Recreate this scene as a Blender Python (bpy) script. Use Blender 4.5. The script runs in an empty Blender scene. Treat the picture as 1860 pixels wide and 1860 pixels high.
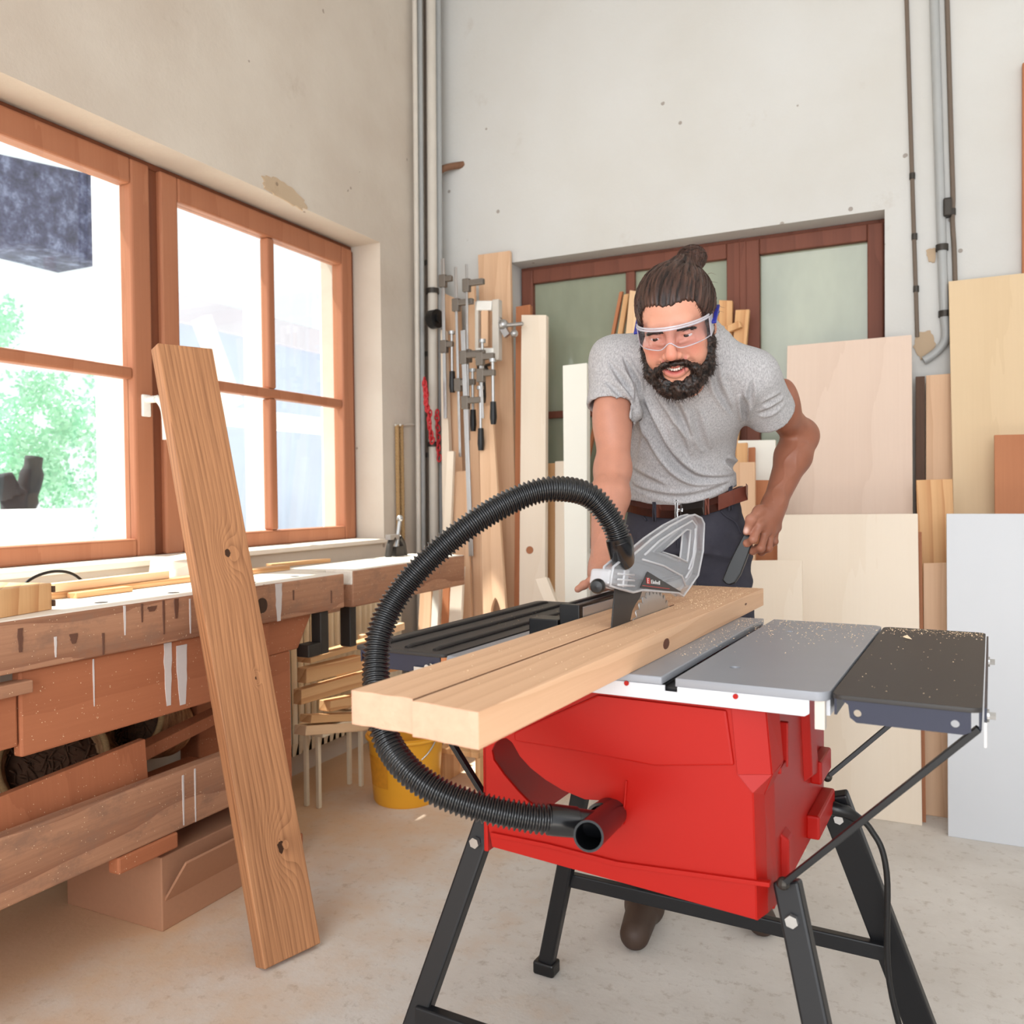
import bpy, bmesh, math, random
import numpy as np
from mathutils import Vector, Matrix, Euler
random.seed(7)
SC = bpy.context.scene
COL = SC.collection

# ------------------------------------------------------------------ camera
FPX = 1557.5
def _n(v):
    v = np.array(v, float); return v/np.linalg.norm(v)
_Y = _n([760, 40, FPX]); _X = _n([3192, 3, -FPX]); _X = _n(_X-_Y*np.dot(_X, _Y)); _Z = np.cross(_Y, _X)
CAM_M = np.array([_X, _Y, _Z])              # camera (right, up, forward) -> world
CAM_C = np.array([0.0, 0.0, 1.10])
cam = bpy.data.cameras.new('camera'); cam_ob = bpy.data.objects.new('camera', cam); COL.objects.link(cam_ob)
cam.sensor_width = 36; cam.sensor_fit = 'HORIZONTAL'; cam.lens = FPX/1860*36; cam.clip_start = .02; cam.clip_end = 200
_mw = Matrix.Identity(4)
for i in range(3):
    _mw[i][0] = CAM_M[i][0]; _mw[i][1] = CAM_M[i][1]; _mw[i][2] = -CAM_M[i][2]; _mw[i][3] = CAM_C[i]
cam_ob.matrix_world = _mw
cam.dof.use_dof = True; cam.dof.focus_distance = 1.7; cam.dof.aperture_fstop = 6.3
SC.camera = cam_ob

# ------------------------------------------------------------------ light
SC.view_settings.view_transform = 'Standard'
SC.view_settings.look = 'None'
SC.view_settings.gamma = 1
SC.view_settings.exposure = 0.0
w = bpy.data.worlds.new('daylight'); SC.world = w; w.use_nodes = True
bg = w.node_tree.nodes['Background']; bg.inputs[0].default_value = (.93, .965, 1, 1); bg.inputs[1].default_value = 1.25
sun = bpy.data.lights.new('sun', 'SUN'); sun.energy = 13.0; sun.angle = math.radians(1.2); sun.color = (1, .97, .92)
sun_ob = bpy.data.objects.new('sun', sun); COL.objects.link(sun_ob)
sun_ob.rotation_euler = Vector((.50, .12, -.86)).to_track_quat('-Z', 'Y').to_euler()
def area(name, loc, target, sx, sy, power, color=(1, 1, 1)):
    l = bpy.data.lights.new(name, 'AREA'); l.shape = 'RECTANGLE'; l.size = sx; l.size_y = sy; l.energy = power; l.color = color
    o = bpy.data.objects.new(name, l); COL.objects.link(o); o.location = loc
    o.rotation_euler = (Vector(target)-Vector(loc)).to_track_quat('-Z', 'Y').to_euler(); return o
area('photographer_softbox', (-.8, -4.6, 3.2), (-.6, 2.4, .9), 2.6, 2.6, 78, (.96, .98, 1))
area('added_fill', (.9, -3.2, 1.7), (-1.6, 2.3, .5), 1.6, 1.6, 92, (.96, .98, 1))  # unseen lamp, added to brighten the bench front and the radiator

# ------------------------------------------------------------------ helpers
def ray(px, py): return CAM_M @ np.array([(px-930)/FPX, (930-py)/FPX, 1.0])
def on_z(px, py, z): r = ray(px, py); return Vector(CAM_C+(z-CAM_C[2])/r[2]*r)
def on_y(px, py, y): r = ray(px, py); return Vector(CAM_C+(y-CAM_C[1])/r[1]*r)
def on_x(px, py, x): r = ray(px, py); return Vector(CAM_C+(x-CAM_C[0])/r[0]*r)
def at_d(px, py, d): return Vector(CAM_C+d*ray(px, py))

def lin(c):
    return tuple(((v/255+.055)/1.055)**2.4 if v/255 > .04045 else v/255/12.92 for v in c)+(1,)

class MB:
    def __init__(s): s.bm = bmesh.new()
    def _add(s, vs, fs):
        b = [s.bm.verts.new(v) for v in vs]; s.bm.verts.ensure_lookup_table()
        for f in fs:
            try: s.bm.faces.new([b[i] for i in f])
            except ValueError: pass
        return s
    def box(s, c, size, M=None):
        hx, hy, hz = [v/2 for v in size]; c = Vector(c)
        vs = [Vector((x, y, z)) for x in (-hx, hx) for y in (-hy, hy) for z in (-hz, hz)]
        vs = [(M @ v if M is not None else v)+c for v in vs]
        return s._add(vs, [(0,1,3,2),(4,6,7,5),(0,4,5,1),(2,3,7,6),(0,2,6,4),(1,5,7,3)])
    def bb(s, x0, x1, y0, y1, z0, z1):
        return s.box(((x0+x1)/2, (y0+y1)/2, (z0+z1)/2), (x1-x0, y1-y0, z1-z0))
    def bar(s, a, b, wd, th, up=(0, 0, 1)):
        a = Vector(a); b = Vector(b); d = (b-a); L = d.length; z = d/L
        x = Vector(up).cross(z)
        if x.length < 1e-4: x = Vector((1, 0, 0)).cross(z)
        x.normalize(); y = z.cross(x)
        M = Matrix((x, y, z)).transposed()
        return s.box((a+b)/2, (wd, th, L), M)
    def hexa(s, a4, b4):
        vs = [Vector(v) for v in a4]+[Vector(v) for v in b4]
        return s._add(vs, [(0,1,2,3),(7,6,5,4),(0,4,5,1),(1,5,6,2),(2,6,7,3),(3,7,4,0)])
    def tube(s, path, r, n=12, cap=True, closed=False):
        P = [Vector(p) for p in path]; N = len(P)
        R = r if hasattr(r, '__len__') else [r]*N
        T = []
        for i in range(N):
            if closed: t = P[(i+1) % N]-P[i-1]
            else: t = P[min(i+1, N-1)]-P[max(i-1, 0)]
            T.append(t.normalized() if t.length > 1e-9 else Vector((0,0,1)))
        u = T[0].orthogonal().normalized(); rings = []
        for i in range(N):
            u = (u-T[i]*u.dot(T[i]));
            if u.length < 1e-6: u = T[i].orthogonal()
            u.normalize(); v = T[i].cross(u)
            rings.append([s.bm.verts.new(P[i]+(u*math.cos(2*math.pi*k/n)+v*math.sin(2*math.pi*k/n))*R[i]) for k in range(n)])
        m = N if closed else N-1
        for i in range(m):
            a = rings[i]; b = rings[(i+1) % N]
            for k in range(n):
                s.bm.faces.new((a[k], a[(k+1) % n], b[(k+1) % n], b[k]))
        if cap and not closed:
            s.bm.faces.new(rings[0][::-1]); s.bm.faces.new(rings[-1])
        return s
    def cyl(s, a, b, r, r2=None, n=20, cap=True):
        return s.tube([a, b], [r, r if r2 is None else r2], n, cap)
    def lathe(s, prof, n=32, M=None):
        rings = []
        for (r, z) in prof:
            ring = []
            for k in range(n):
                v = Vector((r*math.cos(2*math.pi*k/n), r*math.sin(2*math.pi*k/n), z))
                ring.append(s.bm.verts.new(M @ v if M is not None else v))
            rings.append(ring)
        for a, b in zip(rings, rings[1:]):
            for k in range(n): s.bm.faces.new((a[k], a[(k+1) % n], b[(k+1) % n], b[k]))
        return s
    def sphere(s, c, r, M=None, u=18, v=12):
        rr = r if hasattr(r, '__len__') else (r, r, r)
        g = bmesh.ops.create_uvsphere(s.bm, u_segments=u, v_segments=v, radius=1)
        for q in g['verts']:
            p = Vector((q.co.x*rr[0], q.co.y*rr[1], q.co.z*rr[2]))
            q.co = (M @ p if M is not None else p)+Vector(c)
        return s
    def quad(s, *v): return s._add([Vector(p) for p in v], [tuple(range(len(v)))])
    def build(s, name, m=None, parent=None, smooth=None, bevel=0, solid=0, seg=2):
        bmesh.ops.recalc_face_normals(s.bm, faces=s.bm.faces)
        me = bpy.data.meshes.new(name); s.bm.to_mesh(me); s.bm.free()
        return link(name, me, m, parent, smooth, bevel, solid, seg)

def link(name, me, m=None, parent=None, smooth=None, bevel=0, solid=0, seg=2):
    o = bpy.data.objects.new(name, me); COL.objects.link(o)
    if m is not None: me.materials.append(m)
    if parent is not None: o.parent = parent
    if solid:
        q = o.modifiers.new('s', 'SOLIDIFY'); q.thickness = solid; q.offset = 0
    if bevel:
        q = o.modifiers.new('b', 'BEVEL'); q.width = bevel; q.segments = seg; q.limit_method = 'ANGLE'; q.angle_limit = math.radians(35)
    if smooth:
        a = math.radians(180 if smooth is True else smooth)
        me.polygons.foreach_set('use_smooth', [True]*len(me.polygons))
        if a < 3.1:
            bm = bmesh.new(); bm.from_mesh(me)
            for e in bm.edges:
                e.smooth = not (len(e.link_faces) == 2 and e.calc_face_angle(0) > a)
            bm.to_mesh(me); bm.free()
    return o

def outline(name, loops, depth, m=None, parent=None, M=None, bevel=0, smooth=None):
    """flat outline (with holes) in local XY extruded to +-depth/2 along local Z, placed by matrix M"""
    cu = bpy.data.curves.new('tmp', 'CURVE'); cu.dimensions = '2D'; cu.fill_mode = 'BOTH'; cu.extrude = depth/2
    for lp in loops:
        sp = cu.splines.new('POLY'); sp.points.add(len(lp)-1); sp.use_cyclic_u = True
        for p, q in zip(sp.points, lp): p.co = (q[0], q[1], 0, 1)
    ob = bpy.data.objects.new('tmp', cu); COL.objects.link(ob)
    dg = bpy.context.evaluated_depsgraph_get(); me = bpy.data.meshes.new_from_object(ob.evaluated_get(dg))
    bpy.data.objects.remove(ob); bpy.data.curves.remove(cu)
    me.name = name; me.materials.clear()
    bm = bmesh.new(); bm.from_mesh(me); bmesh.ops.remove_doubles(bm, verts=bm.verts, dist=1e-5)
    bmesh.ops.recalc_face_normals(bm, faces=bm.faces); bm.to_mesh(me); bm.free()
    if M is not None: me.transform(M)
    return link(name, me, m, parent, smooth, bevel)

def tag(o, label=None, cat=None, group=None, kind=None):
    if label: o['label'] = label
    if cat: o['category'] = cat
    if group: o['group'] = group
    if kind: o['kind'] = kind
    return o
def empty(name, loc=(0, 0, 0), rz=0, parent=None, M=None):
    o = bpy.data.objects.new(name, None); COL.objects.link(o); o.empty_display_size = .05
    if M is not None: o.matrix_world = M
    else: o.location = loc; o.rotation_euler = (0, 0, rz)
    if parent: o.parent = parent
    return o
def thing(name, label, cat, loc=(0, 0, 0), rz=0, group=None, M=None):
    return tag(empty(name, loc, rz, M=M), label, cat, group)
def frame(o, x, y, z):
    """matrix with origin o and axes x, y, z"""
    return Matrix(((x[0], y[0], z[0], o[0]), (x[1], y[1], z[1], o[1]), (x[2], y[2], z[2], o[2]), (0, 0, 0, 1)))
def spline(pts, n=8):
    P = [Vector(p) for p in pts]; out = []
    for i in range(len(P)-1):
        p0 = P[max(i-1, 0)]; p1 = P[i]; p2 = P[i+1]; p3 = P[min(i+2, len(P)-1)]
        for k in range(n):
            t = k/n
            out.append(.5*((2*p1)+(p2-p0)*t+(2*p0-5*p1+4*p2-p3)*t*t+(3*p1-p0-3*p2+p3)*t**3))
    out.append(P[-1]); return out

# ------------------------------------------------------------------ materials
class NT:
    """tiny wrapper for building node trees"""
    def __init__(s, name):
        s.m = bpy.data.materials.new(name); s.m.use_nodes = True; s.t = s.m.node_tree
        s.b = s.t.nodes['Principled BSDF']; s.out = s.t.nodes['Material Output']
    def n(s, typ, **kw):
        q = s.t.nodes.new(typ)
        for k, v in kw.items(): setattr(q, k, v)
        return q
    def set(s, inp, v):
        if isinstance(v, bpy.types.NodeSocket): s.t.links.new(v, inp)
        else: inp.default_value = v
    def math(s, op, a, b=0.0, c=0.0):
        q = s.n('ShaderNodeMath', operation=op); s.set(q.inputs[0], a); s.set(q.inputs[1], b); s.set(q.inputs[2], c); return q.outputs[0]
    def coords(s, kind='Object', rnd=True):
        c = s.n('ShaderNodeTexCoord').outputs[kind]
        if rnd:
            oi = s.n('ShaderNodeObjectInfo'); v = s.n('ShaderNodeVectorMath', operation='MULTIPLY_ADD')
            cb = s.n('ShaderNodeCombineXYZ')
            for i, k in enumerate((37.0, 53.0, 71.0)): s.set(cb.inputs[i], s.math('MULTIPLY', oi.outputs['Random'], k))
            v.inputs[1].default_value = (1, 1, 1); s.set(v.inputs[0], c); s.set(v.inputs[2], cb.outputs[0]); c = v.outputs[0]
        return c
    def map(s, v, scale=(1, 1, 1), loc=(0, 0, 0), rot=(0, 0, 0)):
        q = s.n('ShaderNodeMapping'); s.set(q.inputs['Vector'], v); q.inputs['Scale'].default_value = scale
        q.inputs['Location'].default_value = loc; q.inputs['Rotation'].default_value = rot; return q.outputs[0]
    def noise(s, v, scale, detail=4, rough=.55, dist=0, out=0):
        q = s.n('ShaderNodeTexNoise'); s.set(q.inputs['Vector'], v); q.inputs['Scale'].default_value = scale
        q.inputs['Detail'].default_value = detail; q.inputs['Roughness'].default_value = rough; q.inputs['Distortion'].default_value = dist
        return q.outputs[out]
    def ramp(s, f, stops, interp='LINEAR'):
        q = s.n('ShaderNodeValToRGB'); s.set(q.inputs[0], f); cr = q.color_ramp; cr.interpolation = interp
        while len(cr.elements) < len(stops): cr.elements.new(.5)
        for e, (p, c) in zip(cr.elements, stops):
            e.position = p; e.color = c if len(c) == 4 else tuple(c)+(1,)
        return q.outputs[0]
    def mix(s, f, a, b, mode='MIX'):
        q = s.n('ShaderNodeMix', data_type='RGBA', blend_type=mode); s.set(q.inputs[0], f); s.set(q.inputs[6], a); s.set(q.inputs[7], b); return q.outputs[2]
    def bump(s, h, strength=.3, dist=.002):
        q = s.n('ShaderNodeBump'); q.inputs['Strength'].default_value = strength; q.inputs['Distance'].default_value = dist
        s.set(q.inputs['Height'], h); s.set(s.b.inputs['Normal'], q.outputs[0]); return s
    def fin(s, color=None, rough=None, metal=None, **kw):
        if color is not None: s.set(s.b.inputs['Base Color'], color)
        if rough is not None: s.set(s.b.inputs['Roughness'], rough)
        if metal is not None: s.set(s.b.inputs['Metallic'], metal)
        for k, v in kw.items(): s.set(s.b.inputs[k.replace('_', ' ')], v)
        return s.m

def plain(name, rgb, rough=.5, metal=0, bump=0, bscale=80, var=.0, **kw):
    t = NT(name); c = lin(rgb)
    v = t.coords(rnd=False)
    nz = t.noise(v, bscale, 4)
    k = max(var, .04)
    col = t.mix(nz, tuple(x*(1-k) for x in c[:3])+(1,), tuple(min(1, x*(1+k)) for x in c[:3])+(1,))
    if bump: t.bump(nz, bump)
    return t.fin(col, rough, metal, **kw)

def wood(name, light, dark, rings=16, stretch=.07, streak=.5, rough=.6, knots=(), speck=0, axis='z', dirt=None, contrast=1.0, spec=.3, cath=.05):
    """grain runs along the object's own z axis (or another axis)"""
    t = NT(name); c0 = t.n('ShaderNodeTexCoord').outputs['Object']; c = t.coords()
    rot = {'z': (0, 0, 0), 'x': (0, math.pi/2, 0), 'y': (math.pi/2, 0, 0)}[axis]
    c = t.map(c, rot=rot); c0 = t.map(c0, rot=rot)
    big = t.noise(t.map(c, (1.0, 1.0, .5)), 2.2, 2)
    sep = t.n('ShaderNodeSeparateXYZ'); t.set(sep.inputs[0], c)
    x = t.math('ADD', sep.outputs[0], t.math('MULTIPLY', sep.outputs[1], .8))
    ph = t.math('MULTIPLY_ADD', t.math('SUBTRACT', big, .5), cath*40, t.math('MULTIPLY', x, rings*1.0))
    s0 = t.n('ShaderNodeSeparateXYZ'); t.set(s0.inputs[0], c0)
    kd = None
    for (kx, kz, kr) in knots:
        dx = t.math('SUBTRACT', s0.outputs[0], kx); dz = t.math('MULTIPLY', t.math('SUBTRACT', s0.outputs[2], kz), .55)
        d2 = t.math('ADD', t.math('MULTIPLY', dx, dx), t.math('MULTIPLY', dz, dz))
        g = t.math('POWER', 2.718, t.math('MULTIPLY', d2, -1/(kr*kr*5)))
        ph = t.math('ADD', ph, t.math('MULTIPLY', g, 4.5))
        core = t.math('LESS_THAN', t.math('ADD', d2, t.math('MULTIPLY', t.math('SUBTRACT', t.noise(c, 60, 2), .5), kr*kr*.8)), kr*kr*.22)
        kd = core if kd is None else t.math('MAXIMUM', kd, core)
    fr = t.math('FRACT', t.math('ADD', ph, t.math('MULTIPLY', t.noise(t.map(c, (6, 6, .4)), 3, 3), .6)))
    band = t.math('POWER', fr, 2.2)
    fine = t.noise(t.map(c, (60, 60, 60*stretch*.35)), 2.0, 5, .65)
    blot = t.noise(t.map(c, (3, 3, 1)), 1.6, 3)
    f = t.math('MULTIPLY_ADD', band, .75*contrast, t.math('MULTIPLY', t.math('SUBTRACT', fine, .38), streak*1.6))
    f = t.math('ADD', f, t.math('MULTIPLY', t.math('SUBTRACT', blot, .5), .35))
    cl = t.n('ShaderNodeClamp'); t.set(cl.inputs[0], f)
    col = t.mix(cl.outputs[0], lin(light), lin(dark))
    if kd is not None:
        col = t.mix(kd, col, tuple(v*.28 for v in lin(dark)[:3])+(1,))
    if dirt:
        dn = t.noise(t.map(c, (5, 5, 3)), 3.5, 6, .7)
        col = t.mix(t.ramp(dn, [(.5, (0, 0, 0)), (.68, (.85,)*3)]), col, lin(dirt))
    if speck:
        vo = t.n('ShaderNodeTexVoronoi'); t.set(vo.inputs['Vector'], c); vo.inputs['Scale'].default_value = 150
        sp = t.math('LESS_THAN', vo.outputs['Distance'], .17)
        keep = t.math('GREATER_THAN', t.noise(c, 75, 2), .70-speck)
        col = t.mix(t.math('MULTIPLY', sp, keep), col, lin((228, 200, 165)))
    t.bump(t.math('ADD', t.math('MULTIPLY', fine, .8), t.math('MULTIPLY', band, .12)), .22, .0012)
    return t.fin(col, rough, Specular_IOR_Level=spec)

def glass(name, tint=(1, 1, 1), refl=.06, rough=.02, haze=0.0, hazecol=(.9, .9, .9), facing=.2):
    t = NT(name); tr = t.n('ShaderNodeBsdfTransparent'); tr.inputs[0].default_value = tuple(tint)+(1,)
    gl = t.n('ShaderNodeBsdfGlossy'); gl.inputs['Roughness'].default_value = rough
    fr = t.n('ShaderNodeLayerWeight'); fr.inputs[0].default_value = .35
    f = t.math('ADD', t.math('MULTIPLY', fr.outputs['Facing'], facing), refl)
    m1 = t.n('ShaderNodeMixShader'); t.set(m1.inputs[0], f); t.t.links.new(tr.outputs[0], m1.inputs[1]); t.t.links.new(gl.outputs[0], m1.inputs[2])
    o = m1.outputs[0]
    if haze:
        df = t.n('ShaderNodeBsdfDiffuse'); df.inputs[0].default_value = tuple(hazecol)+(1,)
        m2 = t.n('ShaderNodeMixShader'); m2.inputs[0].default_value = haze
        t.t.links.new(o, m2.inputs[1]); t.t.links.new(df.outputs[0], m2.inputs[2]); o = m2.outputs[0]
    t.t.links.new(o, t.out.inputs['Surface']); return t.m

def plaster(name, base, stain, dark, seed=0):
    t = NT(name); c = t.map(t.coords(rnd=False), loc=(seed, seed*.7, 0))
    a = t.noise(c, 1.3, 5, .6); b = t.noise(c, 7, 6, .7); s = t.noise(t.map(c, (1, 1, .35)), 3, 5, .6)
    col = t.mix(t.ramp(a, [(.35, (0, 0, 0)), (.75, (1, 1, 1))]), lin(base), lin(stain))
    col = t.mix(t.ramp(t.math('MULTIPLY', b, s), [(.36, (0, 0, 0)), (.50, (.55,)*3)]), col, lin(dark))
    vo = t.n('ShaderNodeTexVoronoi'); t.set(vo.inputs['Vector'], c); vo.inputs['Scale'].default_value = 9
    pit = t.math('MULTIPLY', t.math('LESS_THAN', vo.outputs['Distance'], .085), t.math('GREATER_THAN', t.noise(c, 4, 2), .56))
    col = t.mix(t.math('MULTIPLY', pit, .6), col, lin((120, 100, 85)))
    t.bump(t.math('ADD', b, t.math('MULTIPLY', t.noise(c, 40, 4), .3)), .25, .01)
    return t.fin(col, .9, Specular_IOR_Level=.15)

M = {}
M['plaster'] = plaster('white_plaster', (213, 213, 211), (206, 204, 199), (190, 182, 173))
M['plaster_left'] = plaster('cream_plaster', (212, 202, 190), (194, 180, 166), (170, 152, 136), 5)
M['win_dark'] = wood('dark_frame_wood', (126, 72, 48), (100, 54, 36), rings=8, streak=.35, rough=.5, contrast=.5)
M['win_wood'] = wood('window_wood', (172, 114, 84), (150, 90, 62), rings=8, streak=.35, rough=.45, contrast=.5)
M['brown_wood'] = wood('brown_window_wood', (126, 76, 60), (98, 56, 44), rings=9, streak=.4, rough=.55, contrast=.5)
M['pine'] = wood('pine', (226, 180, 130), (196, 138, 90), rings=22, streak=.5)
M['pine_pale'] = wood('pale_pine', (240, 206, 168), (222, 180, 136), rings=18, streak=.4, contrast=.7)
M['beech'] = wood('beech', (230, 192, 158), (205, 160, 124), rings=14, streak=.4, contrast=.6)
M['birch'] = wood('birch_ply', (230, 207, 190), (216, 190, 172), rings=5, streak=.3, contrast=.45, rough=.7)
M['birch_light'] = wood('light_birch_ply', (240, 226, 208), (230, 212, 190), rings=4, streak=.25, contrast=.4, rough=.7)
M['birch_yellow'] = wood('yellow_birch_ply', (226, 200, 164), (212, 184, 146), rings=4, streak=.25, contrast=.4, rough=.7)
M['oak_brown'] = wood('brown_veneer', (188, 124, 86), (166, 102, 68), rings=7, streak=.4, contrast=.5)
M['dark_wood_and_shade'] = wood('dark_wood_and_shade', (92, 66, 50), (60, 42, 32), rings=7)
M['bench'] = wood('old_bench_wood', (184, 136, 106), (146, 100, 76), rings=10, streak=.7, rough=.75, dirt=(146, 110, 90), speck=.12, axis='y')
M['bench_red'] = wood('reddish_bench_wood', (180, 112, 78), (156, 92, 62), rings=8, streak=.4, rough=.6, speck=.12, axis='y', contrast=.5)
M['bench_top'] = wood('worn_bench_top', (244, 236, 224), (226, 212, 194), rings=10, streak=.5, rough=.7, axis='y', contrast=.5)
M['ply_edge'] = plain('ply_edge', (170, 110, 75), .7, var=.2, bscale=200)
M['white_board'] = plain('white_laminate', (240, 238, 228), .45, var=.02, bscale=4)
M['grey_board'] = plain('grey_white_laminate', (206, 208, 212), .4, var=.03, bscale=2.5)
M['steel'] = plain('steel', (185, 185, 185), .35, .9)
M['alu'] = plain('aluminium', (205, 207, 210), .32, .75)
M['black_metal'] = plain('black_metal', (26, 27, 30), .42, .2)
M['black_plastic'] = plain('black_plastic', (13, 13, 15), .38)
M['iron'] = plain('dark_iron', (70, 66, 62), .5, .7)
M['clamp_iron'] = plain('clamp_iron', (118, 110, 102), .5, .4)
M['pipe'] = plain('painted_pipe', (205, 198, 188), .5, var=.12, bscale=9)
M['pipe_grey'] = plain('grey_conduit', (170, 172, 172), .4, var=.1, bscale=9)
M['cable'] = plain('brown_cable', (112, 98, 86), .7)
M['white_plastic'] = plain('white_plastic', (240, 238, 232), .3)
M['rust'] = plain('rusty_pipe', (134, 98, 76), .8, .3, var=.3, bscale=30)
M['rope'] = plain('rope', (170, 138, 96), .9, var=.4, bscale=300)
M['red_plastic'] = plain('red_chain', (190, 40, 48), .45)
M['cream_metal'] = plain('cream_enamel', (242, 230, 205), .4)
M['brown_plaster'] = plaster('exposed_plaster', (196, 174, 148), (182, 158, 132), (160, 134, 108), 3)
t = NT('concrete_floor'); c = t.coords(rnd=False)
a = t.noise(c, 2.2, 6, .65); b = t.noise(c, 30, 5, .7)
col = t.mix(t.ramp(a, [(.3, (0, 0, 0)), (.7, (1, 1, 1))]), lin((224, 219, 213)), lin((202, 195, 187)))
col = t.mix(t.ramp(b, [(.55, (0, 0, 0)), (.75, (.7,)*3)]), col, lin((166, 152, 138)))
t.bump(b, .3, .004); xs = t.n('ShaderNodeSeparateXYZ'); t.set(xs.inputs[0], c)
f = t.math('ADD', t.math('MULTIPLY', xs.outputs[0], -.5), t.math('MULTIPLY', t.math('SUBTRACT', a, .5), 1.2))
col = t.mix(t.ramp(f, [(.5, (0, 0, 0)), (1.0, (.75,)*3)]), col, lin((228, 182, 132)))  # sawdust tan towards the bench, with the bounced sunlight there put into the colour
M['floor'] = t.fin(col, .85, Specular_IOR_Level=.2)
# ================================================================== setting
YB = 3.8; XL = -2.26
def struct(mb, name, m, parent=None, **kw):
    o = mb.build(name, m, parent, **kw)
    if parent is None: o['kind'] = 'structure'
    return o
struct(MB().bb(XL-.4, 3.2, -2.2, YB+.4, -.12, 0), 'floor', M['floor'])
struct(MB().bb(XL-.4, 2.2, -.6, YB+.4, 3.75, 3.9), 'ceiling', M['plaster'])
W1 = dict(y0=.86, y1=3.285, z0=.885, z1=2.258)
b = MB()
b.bb(XL-.34, XL, -.6, YB, 0, W1['z0']); b.bb(XL-.34, XL, -.6, YB, W1['z1'], 3.75)
b.bb(XL-.34, XL, -.6, W1['y0'], W1['z0'], W1['z1']); b.bb(XL-.34, XL, W1['y1'], YB, W1['z0'], W1['z1'])
struct(b, 'wall_left', M['plaster_left'])
W2 = dict(x0=-1.85, x1=-.165, z0=.82, z1=2.235)
b = MB()
b.bb(XL-.34, W2['x0'], YB, YB+.3, 0, 3.75); b.bb(W2['x1'], 3.2, YB, YB+.3, 0, 3.75)
b.bb(W2['x0'], W2['x1'], YB, YB+.3, 0, W2['z0']); b.bb(W2['x0'], W2['x1'], YB, YB+.3, W2['z1'], 3.75)
struct(b, 'wall_back', M['plaster'])
struct(MB().bb(2.9, 3.2, -.2, YB, 0, 3.75), 'wall_right_blocker', M['plaster'])  # unseen wall, added to block daylight coming in from the right
# brown door casing at the far right of the back wall
struct(MB().bb(.312, .40, YB-.03, YB, 0, 2.7), 'trim_1', M['oak_brown'], bevel=.004)

# --- window 1 (left wall)
xf = -2.40
w1 = empty('window_1', (xf, 2.1, .9)); w1['kind'] = 'structure'
def w1b(name, m, boxes, parent=w1, bevel=.004):
    b = MB()
    for (x0, x1, y0, y1, z0, z1) in boxes: b.bb(x0-xf, x1-xf, y0-2.1, y1-2.1, z0-.9, z1-.9)
    return b.build(name, m, parent, bevel=bevel)
w1b('window_frame', M['win_dark'], [(xf-.10, xf-.02, W1['y0'], W1['y1'], 2.235, W1['z1']), (xf-.10, xf-.02, W1['y0'], W1['y1'], W1['z0'], .905),
    (xf-.10, xf-.02, W1['y0'], W1['y0']+.03, .905, 2.235), (xf-.10, xf-.012, 3.262, W1['y1'], .905, 2.235), (xf-.10, xf-.02, 2.112, 2.170, .905, 2.235)])
def sash(y0, y1, zt, muntin):
    s = [(xf-.06, xf, y0, y0+.078, .905, 2.238), (xf-.06, xf, y1-.078, y1, .905, 2.238), (xf-.06, xf, y0+.078, y1-.078, 2.152, 2.238), (xf-.06, xf, y0+.078, y1-.078, .905, .965)]
    o = w1b('sash', M['win_wood'], s, bevel=.008)
    bars = [(xf-.05, xf-.006, y0+.078, y1-.078, 1.502, 1.542)]
    if muntin: bars += [(xf-.05, xf-.006, 2.705, 2.745, .965, 1.502), (xf-.05, xf-.006, 2.705, 2.745, 1.542, 2.152)]
    w1b('glazing_bar', M['win_wood'], bars, bevel=.008)
    cols = [(y0+.078, 2.705), (2.745, y1-.078)] if muntin else [(y0+.078, y1-.078)]
    for (a, c) in cols:
        for (z0, z1) in ((.965, 1.502), (1.542, 2.152)):
            w1b('pane', M['pane'], [(xf-.034, xf-.030, a, c, z0, z1)], bevel=0)
M['pane'] = glass('window_glass', (.98, 1, .99), .02)
sash(.90, 2.118, 0, False); sash(2.163, 3.262, 0, True)
# handle
h = MB(); h.box((.006, 1.99+.09-2.1, 1.415-.9), (.012, .034, .075)); hb = h.build('handle_plate', M['white_plastic'], w1, bevel=.004)
h = MB(); h.cyl((.01, -.02, .535), (.055, -.02, .535), .012); h.tube(spline([(.05, -.02, .54), (.058, -.004, .525), (.058, .012, .49), (.058, .016, .40)]), .0125)
h.build('window_handle', M['white_plastic'], w1, smooth=40, bevel=0)
# sill board
struct(MB().bb(xf-.01, XL+.02, W1['y0'], W1['y1'], W1['z0'], .905), 'trim_2', M['bench_top'], bevel=.004)

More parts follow.
